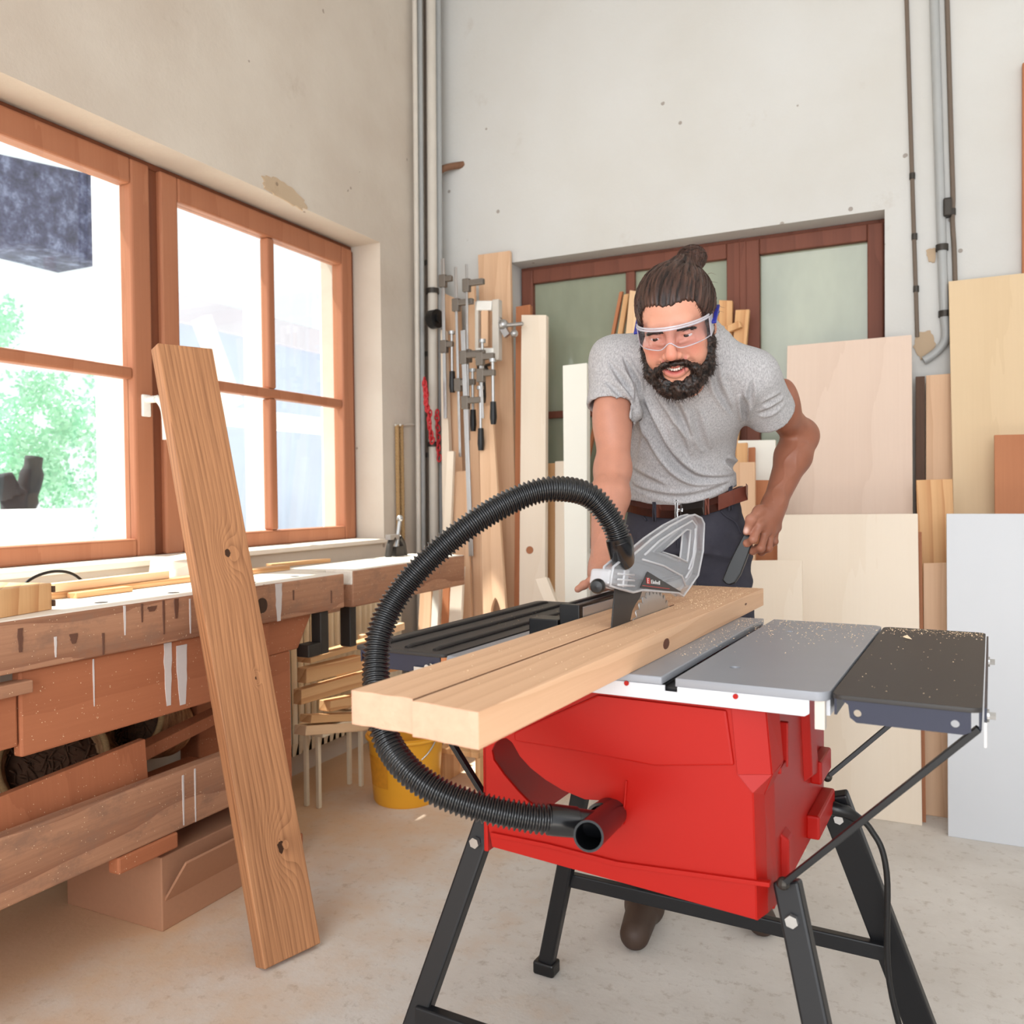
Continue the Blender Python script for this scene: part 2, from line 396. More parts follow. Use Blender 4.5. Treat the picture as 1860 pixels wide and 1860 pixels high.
# --- window 2 (back wall)
yf = 3.905
w2 = empty('window_2', (-1, yf, .85)); w2['kind'] = 'structure'
def w2b(name, m, boxes, bevel=.004):
    b = MB()
    for (x0, x1, y0, y1, z0, z1) in boxes: b.bb(x0+1, x1+1, y0-yf, y1-yf, z0-.85, z1-.85)
    return b.build(name, m, w2, bevel=bevel)
w2b('window_frame', M['brown_wood'], [(-1.85, -1.825, yf+.02, yf+.1, .83, 2.235), (-.19, -.165, yf+.02, yf+.1, .83, 2.235), (-1.825, -.19, yf+.02, yf+.1, 2.215, 2.235), (-1.825, -.19, yf+.02, yf+.1, .83, .86), (-.765, -.735, yf-.004, yf+.1, .86, 2.215)])
def sash2(x0, x1, mid):
    w2b('sash', M['brown_wood'], [(x0, x0+.062, yf, yf+.06, .86, 2.218), (x1-.062, x1, yf, yf+.06, .86, 2.218), (x0+.062, x1-.062, yf, yf+.06, 2.148, 2.218), (x0+.062, x1-.062, yf, yf+.06, .86, .93)], .006)
    xs = [(x0+.062, mid-.022), (mid+.022, x1-.062)] if mid else [(x0+.062, x1-.062)]
    bars = [(x0+.062, x1-.062, yf+.006, yf+.05, 1.475, 1.510)] if mid else []
    if mid: bars.append((mid-.022, mid+.022, yf+.006, yf+.05, .93, 2.148))
    if bars: w2b('glazing_bar', M['brown_wood'], bars, .004)
    for a, c in xs: w2b('pane', M['pane_green'], [(a, c, yf+.03, yf+.036, .93, 2.148)], 0)
t = NT('greenish_old_glass'); c = t.coords(rnd=False)
col = t.mix(t.ramp(t.noise(t.map(c, (1.2, 1, .5)), 2.2, 4), [(.35, (0, 0, 0)), (.7, (1, 1, 1))]), lin((164, 170, 148)), lin((132, 140, 122)))
M['pane_green'] = t.fin(col, .06, Specular_IOR_Level=.6)
sash2(-1.84, -.76, -1.275); sash2(-.74, -.175, None)

# --- plaster scars (thin broken-plaster patches on the walls)
def scar(name, pts, axis, m, th=.006):
    P = [Vector(p) for p in pts]; c = sum(P, Vector())/len(P); n = Vector((1, 0, 0)) if axis == 'x' else Vector((0, -1, 0))
    Q = []
    for i in range(len(P)):
        a, d = P[i], P[(i+1) % len(P)]
        for k in range(5):
            q = a.lerp(d, k/5); q = q+(q-c)*random.uniform(-.12, .12); Q.append(q)
    b = MB(); b.quad(*[q+n*th*.4 for q in Q]); o = b.build(name, m); o['kind'] = 'structure'
    s = o.modifiers.new('s', 'SOLIDIFY'); s.thickness = th; s.offset = 0
    return o
scar('trim_3', [on_x(px, py, XL) for px, py in ((472, 318), (500, 322), (535, 345), (558, 375), (545, 380), (510, 362), (480, 342))], 'x', M['brown_plaster'])
scar('trim_4', [on_y(px, py, YB) for px, py in ((1665, 605), (1690, 600), (1700, 625), (1692, 650), (1672, 655), (1660, 630))], 'y', M['brown_plaster'])
scar('trim_5', [on_y(px, py, YB) for px, py in ((1682, 455), (1700, 450), (1698, 478), (1686, 476))], 'y', M['brown_plaster'])

# --- outside: a white porch, a pergola, a tree, a stone house
M['white_render'] = plain('white_render', (250, 250, 250), .8)
M['pale_blue'] = plain('pale_blue_render', (205, 215, 232), .8, var=.05, bscale=2)
M['slate'] = None
t = NT('slate_roof'); c = t.coords(rnd=False); v = t.noise(c, 11, 9, .8)
M['slate'] = t.fin(t.ramp(v, [(.3, lin((22, 22, 34))), (.5, lin((70, 72, 100))), (.75, lin((150, 160, 190)))]), .9)
M['ground'] = plain('paving', (220, 218, 212), .9, var=.1, bscale=3)
struct(MB().bb(-30, XL-.34, -6, 20, -.5, -.4), 'ground', M['ground'])
# ================================================================== seen through the left window
M['white_paint'] = plain('white_paint', (250, 250, 248), .6)
M['house_blue'] = plain('pale_house_render', (200, 208, 226), .9, var=.10, bscale=1.6)
M['house_pink'] = plain('pale_pink_render', (216, 210, 218), .9, var=.06, bscale=2)
def xbox(name, label, cat, x, px0, px1, py0, py1, th, m, group=None, pyr=None):
    """upright slab behind the window at distance x, its corners read along the photo's verticals"""
    a = on_x(px0, (py0+py1)/2, x-th); c = on_x(px1, (py0+py1)/2, x); zt = on_x(px0, py0, x).z; zb = on_x(px0, py1, x).z
    if name != 'pergola_rail': zb = -.4
    b = MB(); b.bb(x-th, x, min(a.y, c.y), max(a.y, c.y), zb, zt); o = b.build(name, m, bevel=.01)
    return tag(o, label, cat, group)
xbox('porch_post', 'white porch post outside behind the left sash of the window', 'post', -4.2, 170, 262, 200, 1020, .15, M['white_paint'])
xbox('parapet_wall', 'low white parapet outside along the bottom of the left sash', 'wall', -4.4, -260, 168, 932, 1200, .2, M['white_paint'])
rf = [on_x(px, py, -5.2) for px, py in ((-160, 240), (200, 320), (200, 478), (60, 440), (42, 440), (33, 446), (22, 440), (14, 427), (-160, 395))]
o = outline('roof_eave', [[(p.y, p.z) for p in rf]], .5, M['slate'], None, Matrix.Translation((-5.5, 0, 0)) @ Matrix(((0, 0, 1, 0), (1, 0, 0, 0), (0, 1, 0, 0), (0, 0, 0, 1))))
tag(o, 'dark slate covered eave of a roof outside, top left', 'roof')
hs_ = thing('house', 'pale neighbouring house front seen through the right sash', 'house', (-9.6, 7.2, -.4))
hp_ = hs_.location
def hpart(name, px0, px1, py0, py1, x, th, m):
    a = on_x(px0, (py0+py1)/2, x); c = on_x(px1, (py0+py1)/2, x); zt = on_x(px0, py0, x).z; zb = on_x(px0, py1, x).z
    zb = -.4 if name == 'wall' else zb
    b = MB(); b.bb(x-th-hp_.x, x-hp_.x, min(a.y, c.y)-hp_.y, max(a.y, c.y)-hp_.y, zb-hp_.z, zt-hp_.z); return b.build(name, m, hs_)
hpart('wall', 285, 590, 575, 1010, -9.6, .3, M['house_blue'])
hpart('fascia', 285, 590, 522, 574, -9.5, .45, M['house_pink'])
G = 'white posts of the pergola outside'
for k, (a, c, y0, y1, lb) in enumerate([(444, 492, 500, 1000, 'white pergola post outside left of the glazing bar'), (583, 650, 480, 1000, 'white pergola post outside near the right edge of the window')]):
    xbox('pergola_post', lb, 'post', -5.2, a, c, y0, y1, .12, M['white_paint'], G)
xbox('pergola_rail', 'white pergola rail outside crossing the lower panes', 'rail', -5.318, 300, 600, 725, 762, .08, M['white_paint'], G)
b = MB(); b.bar(on_x(366, 578, -5.436), on_x(424, 738, -5.436), .16, .08, up=(1, 0, 0)); o = b.build('pergola_brace', M['white_paint']); tag(o, 'white slanting pergola brace outside in the upper pane', 'brace', G)
# tree
M['leaf'] = plain('pale_leaf', (158, 206, 178), .6, var=.3, bscale=3)
tr_ = thing('tree', 'green leafy tree with forked trunk outside the lower left pane', 'tree', (-7.2, on_x(60, 930, -7.2).y, -.4))
rq = random.Random(9); b = MB(); o_ = tr_.location
for i in range(15000):
    k = rq.random()
    px, py = (rq.gauss(70, 75), rq.gauss(790, 75)) if k < .72 else ((rq.gauss(-8, 18), rq.gauss(585, 20)) if k < .80 else (rq.gauss(40, 34), rq.gauss(870, 22)))
    if k < .72 and math.sin(px*.05+1)*math.sin(py*.043)+rq.uniform(-.7, .7) < -.25: continue
    if py < 676 and not .72 <= k < .80: continue
    p = on_x(px, py, -7.2+rq.uniform(-.7, .9))-o_; s = rq.uniform(.014, .036)
    u = Vector((rq.gauss(0, 1), rq.gauss(0, 1), rq.gauss(0, 1))).normalized()*s; v = u.orthogonal().normalized()*s*.55
    b.quad(p-u, p-v, p+u, p+v)
fo = b.build('foliage', M['leaf'], tr_); tag(fo, kind='stuff')
b = MB()
base = on_x(34, 960, -5.9)-o_; base.z = 0
b.tube(spline([base, on_x(30, 930, -5.9)-o_, on_x(18, 900, -5.9)-o_, on_x(8, 860, -5.9)-o_], 4), [.13, .12, .11, .11, .10, .10, .09, .09, .08, .08, .07, .06, .05], 10)
b.tube(spline([on_x(30, 930, -5.9)-o_, on_x(44, 905, -5.9)-o_, on_x(56, 870, -5.9)-o_, on_x(62, 830, -5.9)-o_], 4), [.10]*5+[.08]*5+[.06]*3, 10)
b.build('trunk', plain('dark_bark', (36, 38, 42), .9), tr_, smooth=True)
# ================================================================== sheets and boards leaning on the back wall
def lean(name, label, cat, TL, TR, BL, ytop, ybase, th, m, BR=None, group=None, bevel=.0015, toe=0.0, loops=None, extra=None):
    """board whose front face lies in a leaning plane through (ybase, floor) and (ytop, top)"""
    zt = on_y(TL[0], TL[1], ytop).z
    def pl(p):
        r = ray(*p); k = (ytop-ybase)/zt                # y = ybase + k z
        t = (ybase+k*CAM_C[2]-CAM_C[1])/(r[1]-k*r[2]); return Vector(CAM_C+t*r)
    tl, tr, bl = pl(TL), pl(TR), pl(BL)
    def down(a, b): return a+(b-a)*((a.z-toe)/(a.z-b.z))
    bl0 = down(tl, bl)
    if BR is not None: br0 = down(tr, pl(BR))
    else: br0 = bl0+(tr-tl); br0 = br0+(tl-bl0)*((toe-br0.z)/(tl-bl0).z)
    z = (tl-bl0).normalized(); x = (tr-tl); x = (x-z*x.dot(z)).normalized(); y = z.cross(x)
    o0 = (bl0+br0)/2
    Mx = frame(o0, x, y, z); I = Mx.inverted()
    q = [I @ v for v in (bl0, br0, tr, tl)]
    for v in q: v.y = 0
    if loops:
        lp = [[(v.x, v.z) for v in q]]+loops
        ob = outline(name, lp, th, m, M=Matrix.Translation((0, th/2, 0)) @ Matrix.Rotation(math.pi/2, 4, 'X'), bevel=bevel)
    else:
        b = MB(); b.hexa(q, [v+Vector((0, th, 0)) for v in q]); ob = b.build(name, m, bevel=bevel)
    ob.matrix_world = Mx
    tag(ob, label, cat, group)
    return ob

G = 'sheets leaning along the right of the back wall'
lean('plywood_sheet', 'large pinkish birch plywood sheet leaning below the right pane of the brown window', 'plywood', (1430, 628), (1656, 608), (1424, 930), 3.72, 3.36, .018, M['birch'], group=G)
lean('plywood_sheet', 'pale square birch plywood sheet standing on the floor in front of the pinkish one', 'plywood', (1412, 935), (1667, 933), (1412, 1490), 3.20, 3.09, .018, M['birch_light'], BR=(1675, 1495), group=G)
lean('plywood_sheet', 'darker edged plywood sheet just behind the pale square sheet, showing a strip on its right', 'plywood', (1440, 968), (1674, 966), (1440, 1480), 3.235, 3.125, .018, M['ply_edge'], BR=(1682, 1492), group=G)
lean('plywood_sheet', 'tall yellowish plywood sheet reaching highest at the right edge of the photo', 'plywood', (1723, 511), (2040, 476), (1732, 935), 3.76, 3.42, .018, M['birch_yellow'], group=G)
lean('veneer_board', 'reddish brown board in front of the tall yellowish sheet', 'board', (1806, 790), (1950, 787), (1807, 935), 3.50, 3.36, .02, M['oak_brown'], group=G)
lean('laminate_panel', 'large greyish white laminate panel standing on the floor at right', 'panel', (1719, 933), (2040, 933), (1722, 1517), 3.14, 3.03, .022, M['grey_board'], BR=(2040, 1570), group=G)
lean('board', 'narrow beech board behind the gap left of the tall yellowish sheet', 'board', (1682, 682), (1730, 678), (1682, 870), 3.745, 3.53, .02, M['beech'], group=G)
lean('board', 'dark strip added for the shade in the gap right of the pinkish plywood', 'board', (1663, 684), (1680, 683), (1663, 870), 3.72, 3.58, .02, M['dark_wood_and_shade'], group=G)  # filler strip whose dark colour paints the shadow between the sheets
lean('pine_board', 'knotty golden pine board between the pale square sheet and white laminate panel', 'board', (1664, 872), (1730, 870), (1668, 1018), 3.40, 3.30, .024, M['pine'], group=G)
lean('board', 'pinkish narrow board standing low in front of the golden pine board', 'board', (1677, 1023), (1721, 1022), (1680, 1490), 3.25, 3.20, .02, M['beech'], group=G)
# cut-out panel close behind the saw
sl = lean('plywood_sheet', 'small pale plywood panel with a slot, behind the far end of the sawn plank', 'plywood', (1345, 1018), (1456, 1017), (1345, 1300), 2.92, 2.72, .018, M['birch_light'],
    loops=[[(.048, .30), (.064, .30), (.064, .63), (.048, .63)]], group=G)
# behind the man's left side
lean('board', 'short white board seen between the man and his left arm', 'board', (1340, 800), (1408, 799), (1341, 876), 3.50, 3.40, .02, M['white_board'], group=G)
lean('board', 'brown board below the short white one, behind the wrist of the man', 'board', (1366, 872), (1416, 872), (1366, 1012), 3.34, 3.26, .02, M['oak_brown'], group=G)
lean('board', 'pinkish narrow board right beside the waist of the man', 'board', (1328, 840), (1371, 839), (1328, 1010), 3.28, 3.17, .022, M['beech'], group=G)
lean('timber_block', 'light timber offcut peeping up over the pinkish board beside the waist', 'offcut', (1338, 805), (1357, 804), (1338, 845), 3.40, 3.31, .02, M['pine'], group=G)
lean('timber_block', 'darker small offcut right of the light one beside the waist', 'offcut', (1359, 813), (1371, 812), (1359, 845), 3.45, 3.37, .02, M['oak_brown'], group=G)

G = 'timber sticks leaning on the brown window'
lean('timber_stick', 'dark slanted stick leftmost beside the head of the man', 'stick', (1125, 530), (1131, 529), (1103, 640), 3.878, 3.82, .02, M['oak_brown'], toe=.8215, group=G)
lean('timber_stick', 'orange slanted stick next to the dark one by the head', 'stick', (1133, 535), (1142, 533), (1116, 640), 3.862, 3.81, .02, M['pine'], toe=.8215, group=G)
lean('timber_stick', 'pale bark edged stick touching the hair on the left', 'stick', (1144, 527), (1162, 530), (1133, 640), 3.832, 3.79, .02, M['pine_pale'], toe=.8215, group=G)
lean('timber_post', 'upright orange post right of the bearded head', 'post', (1306, 545), (1330, 546), (1306, 640), 3.848, 3.825, .024, M['pine'], toe=.8215, group=G)
lean('timber_post', 'slightly lower wide post behind the head at its right', 'post', (1284, 572), (1312, 573), (1284, 640), 3.878, 3.855, .02, M['pine'], toe=.8215, group=G)
lean('timber_post', 'leaning orange post with a slanted end right of the upright one', 'post', (1336, 563), (1361, 562), (1328, 660), 3.818, 3.79, .024, M['pine'], toe=.8215, group=G)
b = MB(); b.bar(on_y(1310, 604, 3.795), on_y(1346, 589, 3.795), .032, .03)
o = b.build('timber_offcut', M['pine'], bevel=.003); tag(o, 'short crossbar offcut lying across the orange posts right of the head', 'offcut', G)

G = 'boards stacked upright in the back left corner'
lean('board', 'tallest wide board against the wall left of the brown window', 'board', (868, 463), (926, 455), (884, 1060), 3.77, 3.52, .022, M['beech'], BR=(938, 1060), group=G)
lean('board', 'brown board half hidden behind the wide pale board left of the window', 'board', (937, 557), (963, 553), (934, 1060), 3.72, 3.44, .028, M['oak_brown'], group=G)
o = lean('board', 'wide pale board with a dowel hole right in front of the window corner', 'board', (947, 572), (992, 572), (943, 1090), 3.62, 3.36, .03, M['birch_light'], BR=(990, 1090), group=G)
b = MB(); b.cyl((-.012, -.004, .86), (-.012, -.0005, .86), .017, n=18); b.build('knob', M['ply_edge'], o)
def keyholes(W): return [[(cx+r*math.cos(a), cz+r*math.sin(a)) for a in [2*math.pi*k/14 for k in range(14)]] for cx, cz, r in W]
o = lean('board', 'tapered beech board with a keyhole slot, shorter, before the tallest one', 'board', (869, 738), (893, 736), (877, 1100), 3.48, 3.22, .022, M['beech'], BR=(918, 1100), group=G,
    loops=[[(-.008+.017*math.cos(a)*(1+.35*math.cos(2*a)), .60+.062*math.sin(a)) for a in [2*math.pi*k/28 for k in range(28)]]])
lean('board', 'narrow upright lath, tall and pale, between the clamps in the corner', 'board', (846, 513), (861, 510), (858, 1080), 3.66, 3.36, .02, M['beech'], BR=(877, 1080), group=G)
lean('board', 'brown board with a slanted top and a small slot nearest the corner pipes', 'board', (804, 531), (829, 543), (812, 1000), 3.70, 3.45, .05, M['beech'], BR=(845, 1000), group=G)
lean('board', 'slim pinkish board leftmost of the corner stack', 'board', (800, 599), (808, 599), (804, 1000), 3.62, 3.40, .03, M['birch_light'], BR=(822, 1000), group=G)
lean('board', 'bright short lath standing before the leftmost boards', 'board', (812, 820), (824, 819), (798, 1110), 3.46, 3.27, .02, M['birch_light'], BR=(812, 1110), group=G)
lean('board', 'short pink board right of the bright short lath', 'board', (824, 857), (847, 855), (824, 1110), 3.50, 3.32, .02, M['beech'], BR=(856, 1110), group=G)
lean('board', 'brown low board under the window right of the dowel hole board', 'board', (990, 842), (1009, 841), (990, 1090), 3.66, 3.5, .02, M['pine'], group=G)
lean('board', 'bright low board under the window beside the white panel', 'board', (1008, 838), (1032, 837), (1008, 1090), 3.60, 3.42, .02, M['birch_light'], group=G)
o = lean('laminate_panel', 'white laminate panel with brown cut edge behind the right arm of the man', 'panel', (1022, 664), (1066, 659), (1026, 1090), 3.45, 3.15, .04, M['white_board'], BR=(1066, 1090), group=G)
lean('lath', 'short bright stick leaning low in front of the white laminate panel', 'stick', (972, 1052), (992, 1048), (1002, 1130), 3.0, 2.85, .03, M['birch_light'], group=G)
# more boards standing behind the workbench end, seen below the bench top
for k, (x0, x1, m, lb) in enumerate([(765, 786, 'beech', 'pinkish board standing behind the far bench end, nearest the radiator'), (788, 800, 'white_board', 'white lath behind the far bench end'),
        (806, 818, 'oak_brown', 'brown lath behind the far bench end'), (820, 842, 'birch_light', 'pale board behind the far bench end beside the table extension')]):
    lean('board', lb, 'board', (x0, 1030), (x1, 1029), (x0-6, 1150), 3.24-.02*k, 3.10, .018, M[m], group=G)

# --- clamps hanging among the boards
def bar_clamp(label, top, bot, y, rail=.016, jaw=.09, side=1, heads=(.08, .42), group='bar clamps among the corner boards'):
    a = on_y(*top, y); c = on_y(*bot, y)
    r = thing('bar_clamp', label, 'clamp', c, group=group)
    a = a-c
    b = MB(); b.bar((0, 0, 0), a, rail, .008, up=(0, 1, 0)); b.build('rail', M['steel'], r, bevel=.001)
    for k, h in enumerate(heads):
        p = a*(1-h)
        b = MB(); b.bb(p.x-.018, p.x+.018, p.y-.014, p.y+.014, p.z-.03, p.z+.03); b.bb(p.x if side > 0 else p.x-jaw, p.x+jaw if side > 0 else p.x, p.y-.012, p.y+.012, p.z-.005, p.z+.022)
        b.build('fixed_jaw' if k == 0 else 'sliding_jaw', M['clamp_iron'], r, bevel=.004)
    p = a*(1-heads[-1]); q = p+Vector((side*jaw*.85, 0, 0))
    b = MB(); b.cyl(q+Vector((0, 0, .06)), q-Vector((0, 0, .12)), .007); b.cyl(q+Vector((0, 0, .055)), q+Vector((0, 0, .07)), .016); b.build('spindle', M['steel'], r, smooth=40)
    b = MB(); b.lathe([(0, -.22), (.012, -.22), (.016, -.19), (.013, -.12), (0, -.12)], 14, Matrix.Translation(q)); b.build('handle', M['black_plastic'], r, smooth=40)
    return r
bar_clamp('bar clamp with a pointed rail leftmost by the corner pipes', (804, 470), (809, 760), 3.545, jaw=.05, heads=(.14, .55))
bar_clamp('thin grey bar clamp second from the corner pipes', (827, 485), (836, 830), 3.515, .012, heads=(.20, .62))
bar_clamp('bar clamp with a thin rail sticking up highest left of the tall board', (847, 480), (852, 800), 3.48, .01, heads=(.12, .52))
bar_clamp('long bright bar clamp running down between the laths', (841, 600), (856, 1010), 3.43, .022, heads=(.12, .32))
bar_clamp('bar clamp in front of the tallest board below the clamp frame', (872, 640), (877, 760), 3.385, .012, .07, heads=(.1, .35))
r = thing('clamping_frame', 'pale grey clamping frame with wooden core hung before the tallest board', 'clamp', on_y(885, 600, 3.56), group=None)
def rel(px, py, y=3.56, o=r): return on_y(px, py, y)-o.location
P = [rel(868, 548), rel(903, 545), rel(903, 655), rel(868, 655)]
for a_, c_, w_, e_ in ((P[0], P[3], .018, .03), (P[1], P[2], .034, .04)):
    b = MB(); b.bar(a_, c_, w_, e_, up=(0, 1, 0)); b.build('upright', M['pipe'], r, bevel=.004)
for y_, w_, e_ in ((556, .035, 896), (642, .05, 900)):
    b = MB(); b.bar(rel(868, y_), rel(e_, y_), w_, .045); b.build('crossbar', M['white_plastic'], r, bevel=.005)
b = MB(); b.bar(rel(882, 560), rel(882, 630), .035, .02, up=(0, 1, 0)); b.build('core', M['beech'], r)
b = MB(); b.cyl(rel(905, 592), rel(950, 588), .009); b.sphere(rel(914, 590), .025); b.sphere(rel(934, 606), .018); b.bar(rel(905, 580), rel(922, 610), .02, .03); b.build('spindle', M['steel'], r, smooth=40)
b = MB(); b.sphere(rel(872, 662), .016); b.sphere(rel(880, 672), .02); b.cyl(rel(868, 668), rel(890, 662), .007); b.build('knob', M['iron'], r, smooth=40)

# --- pipes, cables
G = 'pipes in the back left corner'
def pipe(name, label, pts, rad, m, cat='pipe', group=G, clips=(), smooth=40):
    r = thing(name, label, cat, pts[-1], group=group); c = Vector(pts[-1])
    b = MB(); b.tube([Vector(p)-c for p in pts], rad, 14); b.build('tube', m, r, smooth=smooth)
    for p in clips:
        b = MB(); b.cyl(Vector(p)-c-Vector((0, 0, .012)), Vector(p)-c+Vector((0, 0, .012)), rad*1.35, n=14); b.build('clip', M['iron'], r, smooth=40)
    return r
def vpipe(label, px0, px1, x, z0, z1, rad, m, clips=()):
    a = on_x(px0, 400, x); c = on_x(px1, 900, x)
    k = (c-a)/(c.z-a.z)
    P = [a+k*(z1-a.z), a+k*(z0-a.z)]
    pipe('water_pipe', label, P, rad, m, clips=[a+k*(z-a.z) for z in clips])
vpipe('thin cream pipe furthest from the corner', 756, 760, -2.225, .1, 3.74, .012, M['pipe'])
vpipe('slim grey pipe second from the corner', 764, 767, -2.23, .1, 3.74, .015, M['pipe_grey'])
vpipe('thin brown pipe between the grey pipes', 775, 778, -2.238, .1, 3.74, .009, M['cable'], (1.3, 1.8, 2.25))
vpipe('thick greyish pipe nearest the corner', 785, 788, -2.19, .05, 3.74, .024, M['pipe'], (1.35, 2.1))
vpipe('dark grey pipe right in the corner', 796, 799, -2.19, .05, 3.74, .02, M['pipe_grey'])
for k, (lb, P, rad, m) in enumerate([('rusty pipe elbow high in the corner under the ceiling', [(791, 345), (793, 322), (806, 306), (842, 299)], .017, M['rust']),
]):
    pts = [on_y(*p, 3.74) for p in P]; pts[-1] = on_y(P[-1][0], P[-1][1], 3.81)
    pipe('pipe_elbow', lb, spline(pts, 5), rad, m)
G2 = 'cables and conduit on the back wall'
def wallrun(name, label, pts, rad, m, clips=()):
    P = [on_y(px, py, YB-rad*1.02) for px, py in pts]
    top = P[0]+(P[0]-P[1])*((3.74-P[0].z)/(P[0].z-P[1].z)); P = [top]+spline(P, 4)
    return pipe(name, label, P, rad, m, 'cable' if rad < .012 else 'conduit', G2, clips=[on_y(px, py, YB-rad) for px, py in clips])
wallrun('cable', 'thin cable running straight down right of the brown window', [(1656, 293), (1660, 420), (1664, 540), (1666, 612)], .008, M['cable'], [(1657, 320), (1661, 430), (1664, 525)])
wallrun('conduit', 'grey conduit tube with curved lower end on the back wall', [(1706, 293), (1710, 420), (1715, 560), (1718, 610), (1708, 632), (1690, 648), (1678, 655)], .017, M['pipe_grey'], [(1711, 450), (1716, 570)])
wallrun('cable', 'wavy cable right of the grey conduit', [(1729, 293), (1731, 360), (1730, 400), (1733, 450), (1735, 515), (1736, 540)], .009, M['cable'], [(1730, 385)])
b = MB(); p = on_y(1721, 378, YB-.02); b.bb(p.x-.015, p.x+.015, YB-.045, YB, p.z-.035, p.z+.035); o = b.build('cable_junction', M['iron'], bevel=.006)
tag(o, 'small dark junction clip between conduit and wavy cable', 'clip')
# small wall valve and light switch-like fitting near the pipes
p = on_x(791, 580, -2.135); b = MB(); b.cyl(p+Vector((-.02, 0, 0)), p+Vector((.02, -.01, 0)), .045, n=20); b.cyl(p+Vector((.015, -.01, 0)), p+Vector((.03, -.014, 0)), .02)
o = b.build('pipe_valve', M['black_plastic'], smooth=40); tag(o, 'black round valve on the corner pipes beside the boards', 'valve')

# --- hanging things by the window reveal
def braid(name, label, x, pxs, y0, y1, rad, m, cat):
    r = thing(name, label, cat, on_x(pxs[0], y0, x)); o = r.location
    for k, px in enumerate(pxs):
        b = MB(); pts = []; a = on_x(px, y0, x)-o; c = on_x(px+3, y1, x)-o; n = 90
        for s in range(3):
            P = []
            for i in range(n+1):
                t = i/n; ph = t*75+s*2.094; P.append(a.lerp(c, t)+Vector((math.cos(ph)*rad*.55, math.sin(ph)*rad*.55, 0)))
            b.tube(P, rad*.62, 6)
        b.build('strand', m, r, smooth=True)
    return r
r = braid('braided_cord', 'brown braided cord hung in a double loop right of the left window', -2.243, (721, 729), 772, 984, .0095, M['rope'], 'cord')
b = MB(); a = on_x(718, 772, -2.243); c = on_x(752, 771, -2.243); b.cyl(a-r.location, c-r.location, .005, n=8); b.cyl(on_x(727, 772, -2.262)-r.location, on_x(727, 772, -2.23)-r.location, .005, n=8); b.build('peg', M['pipe'], r)
def chain(label, x, p0, p1, n, jit, group):
    r = thing('plastic_chain', label, 'chain', on_x(*p0, x), group=group); o = r.location
    a = on_x(*p0, x)-o; c = on_x(*p1, x)-o
    proto = None
    for i in range(n):
        p = a.lerp(c, i/(n-1))+Vector((0, random.uniform(-jit, jit), 0))
        if proto is None:
            b = MB(); P = [(0, .010*math.cos(t), .017*math.sin(t)) for t in [2*math.pi*k/12 for k in range(12)]]; b.tube(P, .0045, 6, closed=True); L = b.build('chain_link', M['red_plastic'], r, smooth=True)
            proto = L
        else: L = proto.copy(); COL.objects.link(L); L.parent = r
        L.location = p; L.rotation_euler = (random.uniform(-.3, .3), 0, (i % 2)*math.pi/2+random.uniform(-.3, .3))
for k, (p0, p1, lb) in enumerate([((772, 692), (776, 742), 'upper red plastic chain looped over the corner pipes'), ((779, 745), (784, 800), 'middle red plastic chain left of the thick pipe'), ((794, 750), (797, 832), 'lowest red plastic chain right of the thick pipe')]):
    chain(lb, -2.138, p0, p1, 10, .008, 'red chains on the corner pipes')
# ================================================================== workbench under the window
BX = -1.72                       # front plane of the bench top
wb = thing('workbench', 'old joiner workbench with splattered front below the left window', 'workbench', (BX, 1.6, 0))
o3 = wb.location
def wpart(name, m, boxes, parent=wb, bevel=.005, org=o3, **kw):
    b = MB()
    for bx in boxes:
        x0, x1, y0, y1, z0, z1 = bx
        b.bb(x0-org.x, x1-org.x, y0-org.y, y1-org.y, z0-org.z, z1-org.z)
    return b.build(name, m, parent, bevel=bevel, **kw)
# top: planks with dog holes
top = wpart('bench_top', M['bench_top'], [(-2.255, BX-.002, .25, 1.90, .80, .85), (-2.03, BX-.002, 1.90, 2.27, .80, .85), (-2.03, -1.86, 2.27, 2.355, .80, .85)])
wpart('tail_vise_top', M['bench_top'], [(-2.03, BX-.032, 2.355, 3.13, .80, .85)])
wpart('front_apron', M['bench'], [(BX-.06, BX, .25, 2.27, .737, .8485)])
wpart('tail_vise_jaw', M['bench'], [(BX-.10, BX-.03, 2.357, 3.13, .725, .8485)])
wpart('vise_screw_block', M['bench'], [(-1.90, -1.80, 2.272, 2.355, .71, .80)])
